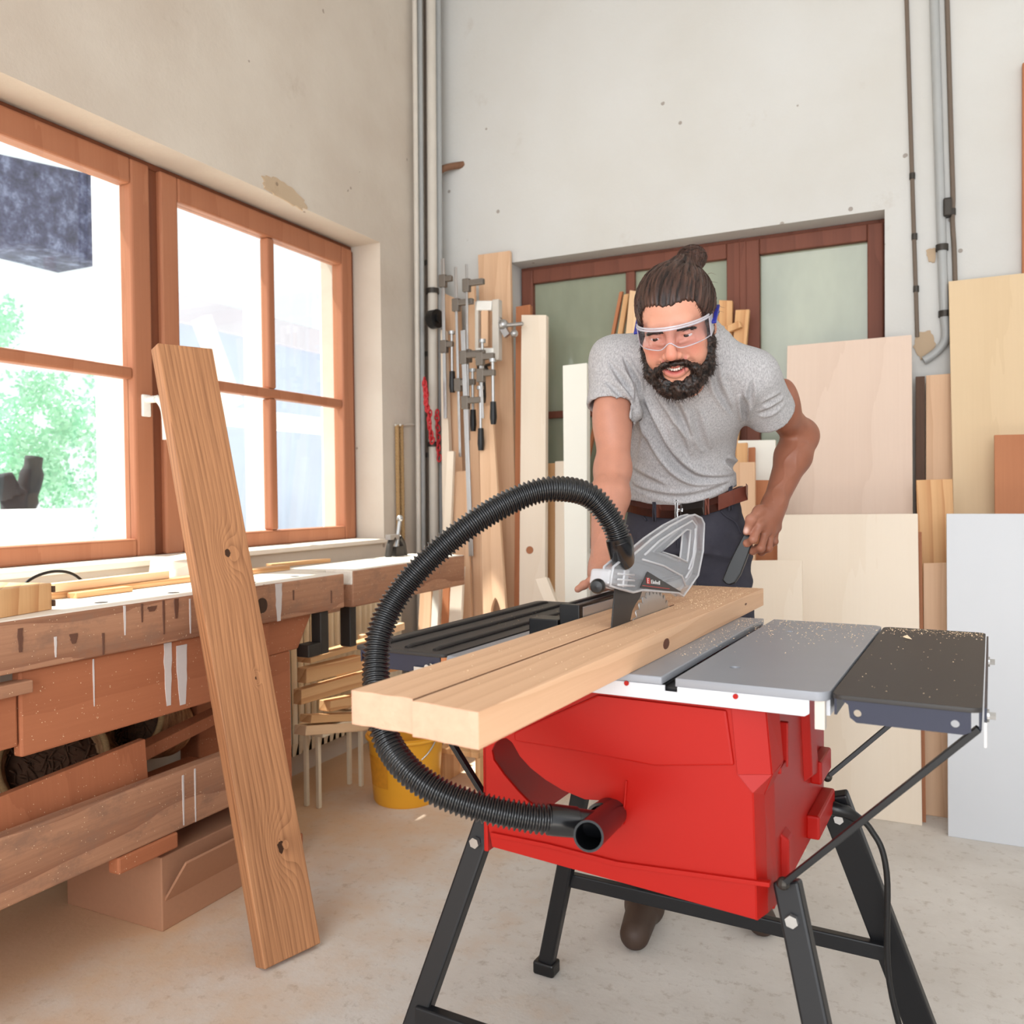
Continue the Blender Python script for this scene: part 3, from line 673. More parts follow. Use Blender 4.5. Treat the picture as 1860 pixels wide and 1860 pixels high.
# dog holes as dark inset plugs
for y in (1.22, 1.42, 1.64, 1.93, 2.12):
    b = MB(); b.cyl((-1.80-o3.x, y-o3.y, .848), (-1.80-o3.x, y-o3.y, .8506), .016, n=18); b.build('dog_hole', M['black_metal'], wb)
drawer = wpart('drawer_front', M['bench_red'], [(BX-.05, BX-.022, 1.172, 1.94, .55, .735)])
wpart('drawer_rail', M['bench_red'], [(BX-.06, BX-.025, .30, 1.168, .575, .69)])
b = MB()
b.bb(BX-.04-o3.x, BX+.004-o3.x, .9-o3.y, 1.185-o3.y, .69, .717)
b.build('drawer_runner', M['bench'], wb, bevel=.003)
for y0 in (.45, 1.955):
    wpart('leg', M['bench_red'], [(BX-.13, BX-.04, y0, y0+.095, .0, .63)])
    wpart('leg', M['bench_red'], [(-2.13, -2.05, y0, y0+.095, .0, .74)])
    b = MB(); pr = [(0, 0), (.0, .11), (-.26, .11)]
    b.hexa([(BX-.04-o3.x, y0-.05-o3.y, .735), (BX-.04-o3.x, y0+.20-o3.y, .735), (BX-.04-o3.x, y0+.13-o3.y, .63), (BX-.04-o3.x, y0-.03-o3.y, .63)],
           [(-2.13-o3.x, y0-.05-o3.y, .735), (-2.13-o3.x, y0+.20-o3.y, .735), (-2.13-o3.x, y0+.13-o3.y, .63), (-2.13-o3.x, y0-.03-o3.y, .63)])
    b.build('crosspiece', M['bench_red'], wb, bevel=.004)
    wpart('foot', M['bench_red'], [(-2.14, BX-.01, y0-.01, y0+.105, .0, .07)])
wpart('stretcher', M['bench'], [(BX-.055, BX-.015, .25, 1.953, .247, .398)])
wpart('stretcher_wedge', M['bench_red'], [(BX-.05, BX-.012, 1.40, 1.58, .205, .246)])
wpart('shelf', M['bench_red'], [(-2.078, BX-.057, .25, 1.95, .25, .275)])
# hook block hanging under the top and dark bracket
b = MB(); b.bb(BX-.05-o3.x, BX-.01-o3.x, 2.16-o3.y, 2.20-o3.y, .60, .736); b.bb(BX-.06-o3.x, BX-.01-o3.x, 2.10-o3.y, 2.16-o3.y, .60, .64); b.build('bracket', M['iron'], wb, bevel=.004)
b = MB(); b.bb(BX-.12-o3.x, BX-.075-o3.x, 2.40-o3.y, 2.435-o3.y, .58, .724); b.build('bracket', M['iron'], wb, bevel=.004)
# paint drips and glue on the bench front (real thin blobs)
M['glue'] = plain('dried_paint', (214, 204, 200), .5)
def drip(y, z, wd, ln, x=BX, parent=wb, name='paint_drip'):
    pts = []
    n = 7
    L = [(-wd/2*(1-.5*(i/n)**2)*random.uniform(.8, 1.1), -ln*i/n) for i in range(n+1)]; R = [(wd/2*(1-.5*(i/n)**2)*random.uniform(.8, 1.1), -ln*i/n) for i in range(n+1)]
    lp = L+R[::-1]
    return outline(name, [lp], .003, M['glue'], parent, Matrix.Translation((x-o3.x, y-o3.y, z)) @ Matrix(((0, 0, 1, 0), (1, 0, 0, 0), (0, 1, 0, 0), (0, 0, 0, 1))))
for (y, z, wd, ln, x) in [(1.42, .846, .006, .07, BX), (1.62, .84, .005, .09, BX), (1.66, .846, .004, .10, BX), (1.24, .80, .006, .045, BX), (1.955, .846, .028, .11, BX),
                          (1.565, .733, .026, .16, BX-.022), (1.61, .72, .035, .155, BX-.022), (1.35, .73, .004, .11, BX-.022), (1.60, .385, .006, .13, BX-.015), (1.64, .39, .005, .14, BX-.015)]:
    drip(y, z, wd, ln, x)
M['glue'] = plain('dark_stain', (104, 68, 52), .6)
for (y, z, wd, ln) in [(1.16, .83, .012, .05), (1.47, .845, .006, .045), (1.535, .846, .007, .085), (1.575, .845, .014, .05), (1.50, .835, .03, .012), (1.285, .80, .02, .022), (2.02, .82, .006, .03), (2.20, .80, .005, .04), (1.36, .79, .006, .05)]:
    drip(y, z, wd, ln, BX+.0006, name='stain')
b = MB(); b.cyl((BX-o3.x, 1.885-o3.y, .79), (BX+.0015-o3.x, 1.885-o3.y, .79), .022, n=20); b.build('end_plug', M['dark_wood_and_shade'], wb)

# --- the big plank leaning on the bench front
BX2 = BX+.002
M['pine_lean'] = wood('redwood_plank', (196, 140, 98), (120, 76, 50), rings=80, streak=.95, rough=.55, knots=[(.014, .985, .015), (.016, .25, .017), (.03, .66, .004)], contrast=.55, cath=.13)
A = at_d(331, 634, 2.30); B = at_d(508, 1640, 2.07); B = A+(B-A)*((A.z-.004)/(A.z-B.z))
z = (A-B).normalized(); to = (Vector(CAM_C)-Vector((A.x, A.y, 1.1))); xx = Vector((CAM_M[0][0], CAM_M[1][0], 0))
xx = (xx-z*xx.dot(z)).normalized(); y = z.cross(xx); R_ = Matrix.Rotation(math.radians(45), 3, z); xx = R_ @ xx; y = R_ @ y
L = (A-B).length
b = MB(); b.box((0, .0, L/2), (.152, .045, L)); lp = b.build('leaning_plank', M['pine_lean'], bevel=.003)
lp.matrix_world = frame(B, xx, y, z)
tag(lp, 'long reddish pine plank leaning on the workbench in the left foreground', 'plank')

# --- things on the bench
tb = thing('wooden_tray', 'small dovetailed wooden box at the left end of the bench top', 'box', (-1.86, 1.12, .8505))
tb.rotation_euler = (0, 0, math.radians(12))
b = MB(); b.box((0, -.05, .030), (.20, .40, .060)); b.build('body', M['pine'], tb, bevel=.002)
b = MB()
for k in range(2): b.box((.095, .152, .014+.032*k), (.02, .006, .014))
b.build('dovetail', M['dark_wood_and_shade'], tb)
def slab(name, label, cat, a, c, wd, th, m, group=None):
    """flat strip lying on the bench from point a to c (bottom centre line)"""
    a = Vector(a); c = Vector(c); z = (c-a).normalized(); x = z.cross(Vector((0, 0, 1))).normalized(); y = z.cross(x)
    b = MB(); b.box((0, 0, (c-a).length/2), (wd, th, (c-a).length)); o = b.build(name, m, bevel=.0015)
    o.matrix_world = frame(a+Vector((0, 0, th/2)), x, y, z); return tag(o, label, cat, group)
zb = .8505
slab('wooden_strip', 'long thin wooden strip along the back of the bench top', 'strip', (-1.995, 1.30, zb), (-1.995, 2.30, zb), .05, .016, M['pine'], 'offcuts on the bench top')
slab('wooden_strip', 'shorter notched strip in front of the long one on the bench', 'strip', (-1.945, 1.45, zb), (-1.945, 1.62, zb), .035, .014, M['pine'], 'offcuts on the bench top')
slab('wooden_strip', 'light wooden batten on top of the long strip on the bench', 'strip', (-1.985, 1.42, zb+.0165), (-2.005, 1.80, zb+.0165), .03, .022, M['pine_pale'], 'offcuts on the bench top')
slab('wooden_strip', 'dark slim stick at the far left of the bench top', 'strip', (-2.00, 1.02, zb), (-2.02, 1.24, zb), .025, .02, M['pine'], 'offcuts on the bench top')
slab('wooden_strip', 'thin strip on the far part of the bench behind the leaning plank', 'strip', (-2.10, 2.34, zb), (-2.06, 2.62, zb), .03, .014, M['pine'], 'offcuts on the bench top')
# folded pale board / paper wedge
b = MB(); q = [(-2.17, 1.84, zb), (-2.06, 1.90, zb), (-2.09, 2.16, zb), (-2.2, 2.12, zb)]
b.hexa([(-2.15, 1.86, zb), (-2.03, 1.90, zb), (-2.06, 2.18, zb), (-2.19, 2.14, zb)], [(-2.16, 1.88, zb+.062), (-2.04, 1.94, zb+.05), (-2.07, 2.17, zb+.045), (-2.19, 2.13, zb+.075)])
o = b.build('wood_block', M['birch_light'], bevel=.004); tag(o, 'pale slant-topped wooden block on the bench below the window handle', 'block')
b = MB(); P = spline([(-2.03, 1.36, zb+.004), (-2.04, 1.40, zb+.045), (-2.05, 1.47, zb+.062), (-2.06, 1.54, zb+.05), (-2.07, 1.60, zb+.004)], 6); b.tube(P, .004, 8)
o = b.build('bent_strap', M['black_plastic'], smooth=True); tag(o, 'black strap bowed upward on the bench before the window', 'strap')
# hold-down clamp at the far end near the window jamb
cl = thing('bench_clamp', 'small iron clamp standing at the far end of the sill', 'clamp', (-1.99, 2.98, .8505))
b = MB()
for s in (-1, 1): b.tube(spline([(0, s*.06, 0), (0, s*.045, .05), (0, s*.02, .075)], 5), .014, 10)
b.bb(-.02, .02, -.03, .03, 0, .04); b.build('base', M['iron'], cl, smooth=50)
b = MB(); b.cyl((0, .0, .03), (0, .03, .15), .008); b.sphere((0, .03, .155), .014); b.bb(-.012, .012, -.06, .0, .07, .09); b.build('handle', M['steel'], cl, smooth=40)

# --- under the bench
G = 'offcuts stored on the bench shelf'
def stick(name, label, cat, p, q, wd, th, m, group=G, roll=0):
    p = Vector(p); q = Vector(q); z = (q-p).normalized(); x = Vector((0, 0, 1)).cross(z); x.normalize(); y = z.cross(x)
    R = Matrix.Rotation(roll, 3, z); x = R @ x; y = R @ y
    b = MB(); b.box((0, 0, (q-p).length/2), (wd, th, (q-p).length)); o = b.build(name, m, bevel=.002); o.matrix_world = frame(p, x, y, z); return tag(o, label, cat, group)
stick('board_offcut', 'long brown board resting on edge behind the lower bench rail', 'board', (-1.81, .62, .362), (-1.81, 1.545, .425), .022, .125, M['bench_red'])
stick('board_offcut', 'mitred brown moulding lying across the bench shelf', 'board', (-1.85, 1.36, .41), (-1.92, 1.93, .455), .05, .035, M['bench_red'])
stick('board_offcut', 'slanted short moulding meeting the mitred one at its corner', 'board', (-1.875, 1.352, .405), (-1.855, 1.22, .345), .05, .03, M['bench_red'])
stick('board_offcut', 'dark board lying flat on the bench shelf beneath the moulding', 'board', (-1.90, 1.0, .30), (-1.95, 1.90, .30), .16, .03, M['bench_red'])
def basket(label, rim, r, h, tilt, rz):
    c = rim-Vector((math.sin(tilt)*math.sin(rz), -math.sin(tilt)*math.cos(rz), math.cos(tilt)))*h
    t = thing('woven_basket', label, 'basket', c, group='tipped baskets under the bench'); t.rotation_euler = (tilt, 0, rz)
    b = MB(); n = 40; prof = []
    for i in range(15): prof.append((r*(.80+.20*math.sin(i/14*1.7)) + (.004 if i % 2 else 0), h*i/14))
    prof += [(r*.93, h), (r*.74, .02), (0, .018)]
    b.lathe([(0, 0)]+prof, 44); b.build('wall', M['straw'], t, smooth=50)
    b = MB(); P = [(r*.975*math.cos(k), r*.975*math.sin(k), h) for k in [2*math.pi*i/40 for i in range(40)]]; b.tube(P, .009, 8, closed=True); b.build('rim', M['rope'], t, smooth=True)
    b = MB(); b.lathe([(0, h*.72), (r*.5, h*.70), (r*.88, h*.55), (r*.9, h*.45)], 30)
    for i in range(160):
        a = random.uniform(0, 6.28); q = r*.85*math.sqrt(random.random()); p = Vector((q*math.cos(a), q*math.sin(a), h*.70-q*.15+random.uniform(0, .012)))
        d = Vector((random.gauss(0, 1), random.gauss(0, 1), random.gauss(0, .4))).normalized()*.02; b.tube([p-d, p+Vector((0, 0, .005)), p+d], .0025, 4)
    tag(b.build('wood_shavings', M['shavings'], t, smooth=True), kind='stuff')
t_ = NT('straw_weave'); c_ = t_.coords(rnd=False); v_ = t_.noise(t_.map(c_, (12, 12, 45)), 2, 5, .7)
M['straw'] = t_.fin(t_.ramp(v_, [(.3, lin((110, 76, 52))), (.5, lin((186, 140, 100))), (.72, lin((222, 184, 140)))]), .8)
M['shavings'] = plain('brown_shavings', (96, 68, 50), .9, var=.5, bscale=60)
basket('nearer tipped basket of wood shavings under the bench', on_x(98, 1380, -2.03), .128, .15, math.radians(68), math.radians(58))
basket('further woven basket under the bench near the radiator', on_x(232, 1308, -2.065), .105, .23, math.radians(70), math.radians(18))
bx = thing('cardboard_box', 'flattened brown cardboard box on the floor under the bench', 'box', (-1.95, 1.78, 0))
M['card'] = plain('cardboard', (176, 128, 98), .85, var=.06)
b = MB(); b.bb(-.16, .20, -.24, .14, 0, .19); b.build('body', M['card'], bx, bevel=.003)
b = MB(); b.box((.235, -.05, .13), (.006, .36, .14), Matrix.Rotation(math.radians(35), 3, 'Y')); b.build('flap', M['card'], bx)

# --- radiator under the far half of the window
rd = thing('radiator', 'cream ribbed panel radiator on the wall below the window', 'radiator', (-2.19, 2.68, .12))
b = MB(); W_ = 1.12; n = 30
prof = []
for i in range(n*6+1):
    y = -W_/2+W_*i/(n*6); prof.append((.018*max(0, math.cos(2*math.pi*i/6))**.7 if math.cos(2*math.pi*i/6) > 0 else 0, y))
for k in range(len(prof)-1):
    (x0, y0), (x1, y1) = prof[k], prof[k+1]
    b.quad((.03+x0, y0, .05), (.03+x1, y1, .05), (.03+x1, y1, .55), (.03+x0, y0, .55))
    b.quad((.03, y0, .0), (.03, y1, .0), (.03+x1, y1, .05), (.03+x0, y0, .05))
    b.quad((.03+x0, y0, .55), (.03+x1, y1, .55), (.03, y1, .60), (.03, y0, .60))
b.bb(-.02, .03, -W_/2, W_/2, 0, .6)
b.build('panel', M['cream_metal'], rd, smooth=50)
for s in (-1, 1):
    b = MB(); b.cyl((0, s*.5, -.119), (0, s*.5, .0), .012); b.build('feed_pipe', M['cream_metal'], rd, smooth=40)

# --- offcut stack in front of the radiator
G = 'offcut stack in front of the radiator'
OFF = [((545, 1326), (660, 1318), .032, .05, -1.90, 'bottom flat offcut of the stack before the radiator'),
       ((555, 1305), (655, 1301), .026, .05, -1.90, 'pale flat offcut lying second from the bottom of the stack'),
       ((590, 1282), (648, 1270), .036, .05, -1.90, 'short square offcut in the lower middle of the stack'),
       ((624, 1277), (700, 1258), .045, .05, -1.97, 'small offcut close to the plank end in the stack'),
       ((540, 1266), (700, 1220), .050, .035, -1.90, 'long broad offcut across the middle of the stack'),
       ((548, 1227), (650, 1202), .050, .04, -1.90, 'upper left offcut with a sawn end grain face'),
       ((604, 1217), (730, 1183), .045, .04, -1.97, 'offcut lying right beside the upper left one'),
       ((640, 1230), (720, 1212), .024, .03, -2.02, 'small stub poking out between the long offcuts'),
       ((552, 1199), (700, 1156), .018, .06, -1.925, 'topmost long thin board of the stack'),
       ((655, 1160), (730, 1137), .030, .03, -2.03, 'offcut lying behind the topmost board towards the hose')]
for k, (p, q, hh, ww, x0, lb) in enumerate(OFF):
    stick('timber_offcut', lb, 'offcut', on_x(*p, x0), on_x(*q, x0), ww, hh, M['pine' if k % 3 else 'pine_pale'], G)
ZT_ = on_x(545, 1326, -1.90).z-.020
# crate that carries the stack (short trestle blocks on the floor)
t = thing('offcut_stand', 'low cream metal stand carrying the offcut stack before the radiator', 'stand', (-1.97, 2.6, 0))
b = MB(); b.bb(-.04, .09, -.25, .08, ZT_-.03, ZT_); b.build('beam', M['cream_metal'], t, bevel=.003)
for s in (-.2, .05):
    for x_ in (.027, -.027):
        b = MB(); b.bb(x_-.007, x_+.007, s-.008, s+.008, 0, ZT_-.03); b.build('leg', M['cream_metal'], t, bevel=.002)

# --- yellow bucket
bk = thing('bucket', 'yellow plastic bucket on the dusty floor behind the hose', 'bucket', at_d(738, 1425, 3.12)); bk.location.z = 0
M['yellow'] = plain('yellow_plastic', (226, 160, 40), .4, var=.1, bscale=6)
b = MB(); b.lathe([(0, .003), (.112, .0), (.118, .01), (.136, .245), (.130, .245), (.112, .015), (0, .013)], 36); b.build('body', M['yellow'], bk, smooth=40)
b = MB(); b.tube([(.139*math.cos(a), .139*math.sin(a), .235) for a in [2*math.pi*i/40 for i in range(40)]], .007, 8, closed=True); b.build('rim', M['yellow'], bk, smooth=True)
b = MB(); b.tube([(.139*math.cos(a), .139*math.sin(a)*.55-.02, .235-.1*abs(math.sin(a))) for a in [math.pi+math.pi*i/20 for i in range(21)]], .003, 6); b.build('handle', M['steel'], bk, smooth=True)
b = MB()
for k in range(14):
    a0 = -2.3+.055*k; a1 = a0+.055
    b.quad(*[(rr*math.cos(q), rr*math.sin(q), zq) for q, zq, rr in ((a0, .07, .1245), (a1, .07, .1245), (a1, .18, .1328), (a0, .18, .1328))])
bmesh.ops.remove_doubles(b.bm, verts=b.bm.verts, dist=1e-5)
b.build('printed_panel', plain('ochre_print', (206, 138, 34), .5, var=.25, bscale=60), bk)
# small wooden step behind the saw
st = thing('wooden_step', 'small wooden step stool far behind the plank end', 'stool', at_d(850, 1395, 3.3)); st.location.z = 0
b = MB(); b.bb(-.09, .09, -.08, .08, .12, .14); b.build('seat', M['pine'], st, bevel=.002)
for s in (-1, 1):
    b = MB(); b.bb(s*.08-.01, s*.08+.01, -.07, .07, 0, .12); b.build('leg', M['pine'], st, bevel=.002)
# ================================================================== table saw
SAW_RZ = math.radians(-3.2)
saw = thing('table_saw', 'red table saw with grey top, black side extensions and hose, in the foreground', 'table saw', (-.40, 1.14, 0), SAW_RZ)
S_ = Matrix.Translation((-.40, 1.14, 0)) @ Matrix.Rotation(SAW_RZ, 4, 'Z')
TZ = .84
M['table_grey'] = plain('grey_cast_table', (146, 149, 156), .42, .1, var=.06, bscale=12)
M['apron_grey'] = plain('light_grey_lacquer', (206, 208, 214), .4, .1)
M['ext_top'] = plain('anthracite_lacquer', (46, 43, 42), .5, .0, var=.08, bscale=14)
M['ext_edge'] = plain('blue_black_lacquer', (36, 40, 60), .4, .1)
M['red'] = plain('red_plastic', (168, 21, 13), .42, var=.03, bscale=3, Specular_IOR_Level=.25)
M['hose'] = plain('black_hose', (17, 18, 21), .24, Specular_IOR_Level=.7)
def sp(name, m, bevel=.0, smooth=None, parent=saw, **boxes): pass
def part(b, name, m, parent=saw, **kw): return b.build(name, m, parent, **kw)
# top: left strip, centre, right field separated by the mitre slot
top = []
def table_piece(lp): return outline('table_top', [lp], .012, M['table_grey'], saw, Matrix.Translation((0, 0, TZ-.006)), bevel=.0025)
def rc(cx, cy, r, a0, a1, n=6): return [(cx+r*math.cos(math.radians(a0+(a1-a0)*i/n)), cy+r*math.sin(math.radians(a0+(a1-a0)*i/n))) for i in range(n+1)]
YF, YR = .04, .665
hole = lambda x, y, r: [(x+r*math.cos(t), y+r*math.sin(t)) for t in [2*math.pi*i/18 for i in range(18)]]
left = [(-.308, YF), (.056, YF), (.056, YR), (-.308, YR)]
throat = [(-.115, .18), (-.035, .18), (-.035, .58), (-.115, .58)]
outline('table_top', [left, throat], .012, M['table_grey'], saw, Matrix.Translation((0, 0, TZ-.006)), bevel=.002)
right = [(.076, YF)]+rc(.262, YF+.018, .018, -90, 0)+rc(.262, YR-.018, .018, 0, 90)+[(.076, YR)]
outline('table_top', [right, hole(.131, .152, .008), hole(.137, .522, .008), hole(.191, .576, .007)], .012, M['table_grey'], saw, Matrix.Translation((0, 0, TZ-.006)), bevel=.0025)
b = MB(); b.bb(.0562, .0758, YF+.01, YR-.002, TZ-.022, TZ-.016); b.bb(.056, .0585, YF+.005, YR-.003, TZ-.0165, TZ-.0125); part(b, 'mitre_slot', M['black_metal'])
b = MB(); b.bb(-.114, -.036, .181, .579, TZ-.008, TZ-.001); part(b, 'throat_plate', M['black_plastic'])
b = MB(); b.bb(.10, .20, .10, .6, TZ-.05, TZ-.0405); part(b, 'inner_plate', M['black_metal'])
# apron
ap = [(-.308, TZ-.012), (.060, TZ-.012), (.060, TZ-.020), (.078, TZ-.020), (.078, TZ-.012), (.256, TZ-.012), (.256, TZ-.030), (.250, TZ-.034), (-.308, TZ-.034)]
outline('front_apron', [ap], .004, M['apron_grey'], saw, Matrix.Translation((0, YF+.003, 0)) @ Matrix.Rotation(math.pi/2, 4, 'X'), bevel=.001)
for x0, x1 in ((.262, .279), (-.308, -.294)):
    b = MB(); b.bb(x0, x1, YF+.02, YR-.02, TZ-.034, TZ-.012); part(b, 'side_apron', M['apron_grey'])
b = MB(); b.bb(-.293, .262, YR-.01, YR-.004, TZ-.034, TZ-.012); part(b, 'rear_apron', M['apron_grey'])
for px, py in ((1138, 1241), (1336, 1265)):
    r = S_.to_3x3().inverted() @ Vector(ray(px, py)); c = S_.inverted() @ Vector(CAM_C); q = c+r*((YF-c.y)/r.y)
    b = MB(); b.cyl((q.x, YF+.001, q.z), (q.x, YF-.0012, q.z), .0036, n=14); part(b, 'screw', M['red'])
# extensions
def ext(x0, x1, y0, y1, lip):
    lp = rc(x0+.014, y0+.014, .014, 180, 270)+rc(x1-.014, y0+.014, .014, 270, 360)+rc(x1-.014, y1-.014, .014, 0, 90)+rc(x0+.014, y1-.014, .014, 90, 180)
    o = outline('table_extension', [lp], .006, M['ext_top'], saw, Matrix.Translation((0, 0, TZ-.003)), bevel=.002)
    k = [(x0+.012, TZ-.006), (x1-.012, TZ-.006), (x1-.012, TZ-.030), (x1-.02, TZ-.034), (x0+.03, TZ-.034), (x0+.022, TZ-.028), (x0+.020, TZ-.012)]
    hs = [[(cx+.0048*math.cos(t), TZ-.022+.0048*math.sin(t)) for t in [2*math.pi*i/16 for i in range(16)]] for cx in lip]
    outline('front_lip', [k]+hs, .003, M['ext_edge'], o, Matrix.Translation((0, y0+.004, 0)) @ Matrix.Rotation(math.pi/2, 4, 'X'))
    b = MB(); b.bb(x1-.004, x1-.001, y0+.018, y1-.018, TZ-.030, TZ-.006); b.build('side_lip', M['ext_edge'], o)
    b = MB(); b.bb(x0+.001, x0+.004, y0+.018, y1-.018, TZ-.030, TZ-.006); b.build('side_lip', M['ext_edge'], o)
    return o
er = ext(.284, .454, .036, .655, (.315, .425))
el = ext(-.505, -.314, .045, .74, (-.48, -.345))
for x in (-.468, -.410, -.352):
    b = MB(); b.tube([(x, .07, TZ-.0005), (x, .085, TZ+.0015), (x, .70, TZ+.0015), (x, .715, TZ-.0005)], .0042, 8); b.build('rib', M['ext_top'], el, smooth=40)
    b = MB(); b.bb(x+.006, x+.009, .075, .71, TZ-.0005, TZ+.0004); b.build('groove', M['black_metal'], el)
# outer rail with bolts on the right extension
b = MB(); b.bb(.4555, .4585, .06, .64, TZ-.030, TZ-.004); b.build('outer_rail', M['ext_edge'], er)
for y in (.075, .45):
    b = MB(); b.cyl((.4585, y, TZ-.016), (.468, y, TZ-.016), .005, n=6); b.cyl((.4585, y, TZ-.016), (.461, y, TZ-.016), .008, n=14); b.build('bolt', M['steel'], er)
b = MB(); b.box((.457, .052, TZ-.033), (.003, .014, .03)); b.build('lug', M['steel'], er)
b = MB(); b.bb(-.3135, -.3085, .06, .12, TZ-.03, TZ-.012); b.bb(-.3135, -.3085, .55, .61, TZ-.03, TZ-.012); b.build('hinge', M['black_metal'], el)
b = MB(); b.bb(.278, .286, .10, .16, TZ-.03, TZ-.012); b.bb(.278, .286, .5, .56, TZ-.03, TZ-.012); b.build('hinge', M['black_metal'], er)
b = MB(); b.box((-.365, .045, TZ-.03), (.02, .006, .012)); b.cyl((-.345, .042, TZ-.022), (-.345, .036, TZ-.022), .005, n=12); b.build('bolt', M['steel'], el)

# ---- red housing
body = empty('housing', (0, 0, 0), parent=saw)
YB_ = .06
r3 = S_.to_3x3().inverted(); c3 = S_.inverted() @ Vector(CAM_C)
def onf(px, py, y=YB_):
    r = r3 @ Vector(ray(px, py)); q = c3+r*((y-c3.y)/r.y); return (q.x, q.z)
FX = Matrix.Translation((0, YB_, 0)) @ Matrix.Rotation(math.pi/2, 4, 'X')
slot_px = [(894.5, 1362), (901, 1349), (910, 1341.6), (921.6, 1340), (932, 1348), (946, 1373), (964.5, 1393.5), (991.6, 1415), (1023, 1434), (1064, 1451), (1091, 1453), (1109, 1468), (1116, 1490.6), (1111, 1508.7), (1095.5, 1519), (1060, 1513), (1025, 1495), (990, 1474), (960, 1454.5), (942, 1436), (917, 1407), (898, 1380)]
slot = [onf(*p) for p in slot_px]
zt, zb_ = TZ-.036, .515
fr_lp = [(-.250, zt), (.150, zt), (.158, .712), (.178, .690), (.182, zb_), (-.236, zb_+.02), (-.250, .60)]
front = outline('front_panel', [fr_lp, slot], .006, M['red'], body, FX, bevel=.0015)
# raised step on the front
step = [onf(*p, YB_-.004) for p in [(1085, 1262), (1320, 1290), (1334, 1390), (1190, 1391), (1060, 1366), (936, 1346), (934, 1330)]]
outline('front_step', [step], .010, M['red'], body, Matrix.Translation((0, YB_-.002, 0)) @ Matrix.Rotation(math.pi/2, 4, 'X'), bevel=.003)
rib = [onf(*p, YB_) for p in [(1139, 1416), (1142, 1416), (1136, 1496), (1132, 1496)]]
outline('front_rib', [rib], .012, M['red'], body, Matrix.Translation((0, YB_-.002, 0)) @ Matrix.Rotation(math.pi/2, 4, 'X'), bevel=.001)
rib = [onf(*p, YB_) for p in [(895, 1509), (1000, 1530), (1125, 1562), (1400, 1600), (1400, 1608), (1125, 1571), (1000, 1538), (895, 1517)]]
outline('front_rib', [rib], .012, M['red'], body, Matrix.Translation((0, YB_-.002, 0)) @ Matrix.Rotation(math.pi/2, 4, 'X'), bevel=.002)
b = MB()
# right front chamfer (two facets) and the right side with its stepped relief
def facet(*v): b.quad(*v)
A0, A1, A2, A3 = (.150, YB_-.003, zt), (.158, YB_-.003, .712), (.178, YB_-.003, .690), (.182, YB_-.003, zb_)
B0, B1, B2, B3 = (.192, .072, zt), (.200, .072, .714), (.186, .085, .680), (.190, .085, zb_)
facet(A0, B0, B1, A1); facet(A1, B1, B2, A2); facet(A2, B2, B3, A3)
C0, C1, C2, C3 = (.200, .11, zt), (.206, .112, .722), (.192, .118, .690), (.194, .12, zb_)
facet(B0, C0, C1, B1); facet(B1, C1, C2, B2); facet(B2, C2, C3, B3)
o = b.build('corner_panel', M['red'], body, solid=.005)
b = MB(); b.bb(.184, .194, .118, .53, zb_-.01, zt); o = b.build('side_panel', M['red'], body, bevel=.002)
b = MB(); b.hexa([(.192, .16, .60), (.192, .20, .60), (.192, .20, zb_-.01), (.192, .16, zb_-.01)], [(.205, .165, .59), (.205, .195, .59), (.205, .195, zb_-.01), (.205, .165, zb_-.01)]); b.build('side_rib', M['red'], body, bevel=.003)
b = MB(); b.hexa([(.192, .30, zt), (.192, .36, zt), (.192, .42, .61), (.192, .34, .62)], [(.206, .31, zt), (.206, .35, zt), (.206, .41, .62), (.206, .35, .63)]); b.build('side_rib', M['red'], body, bevel=.003)
b = MB(); b.bb(.192, .206, .155, .166, .70, .765); b.bb(.192, .204, .118, .166, .70, .71); b.build('side_hook', M['red'], body, bevel=.002)
b = MB(); b.bb(.192, .215, .36, .52, .52, .56); b.build('side_foot', M['red'], body, bevel=.004)
b = MB(); b.bb(.192, .212, .40, .50, .60, .64); b.build('side_rib', M['red'], body, bevel=.004)
b = MB(); b.bb(-.252, -.244, YB_-.003, .53, zb_+.01, zt); b.build('side_panel', M['red'], body, bevel=.002)
b = MB(); b.bb(-.252, .194, .525, .532, zb_+.05, zt); b.build('rear_panel', M['red'], body)
b = MB(); b.bb(-.10, .16, .20, .50, .60, .77); b.cyl((-.08, .30, .68), (-.13, .30, .68), .07, n=24); b.build('motor', M['black_metal'], body, bevel=.01)
b = MB(); b.bb(.262, .2745, YF+.006, YF+.019, TZ-.05, TZ-.0125); b.build('corner_bracket', M['pipe'], saw)
# dust spout and elbow
b = MB()
def hollow(b, a, c, ro, ri, n=24):
    a = Vector(a); c = Vector(c); d = (c-a); Mz = Matrix.Translation(a) @ d.to_track_quat('Z', 'Y').to_matrix().to_4x4(); L = d.length
    return b.lathe([(ri, 0), (ro, 0), (ro, L), (ri, L), (ri, 0)], n, Mz)
hollow(b, (.003, -.098, .652), (-.036, .11, .618), .0205, .0175)
hollow(b, (-.03, .02, .628), (-.036, .11, .618), .024, .02)
spout = b.build('dust_spout', M['hose'], saw, smooth=45)

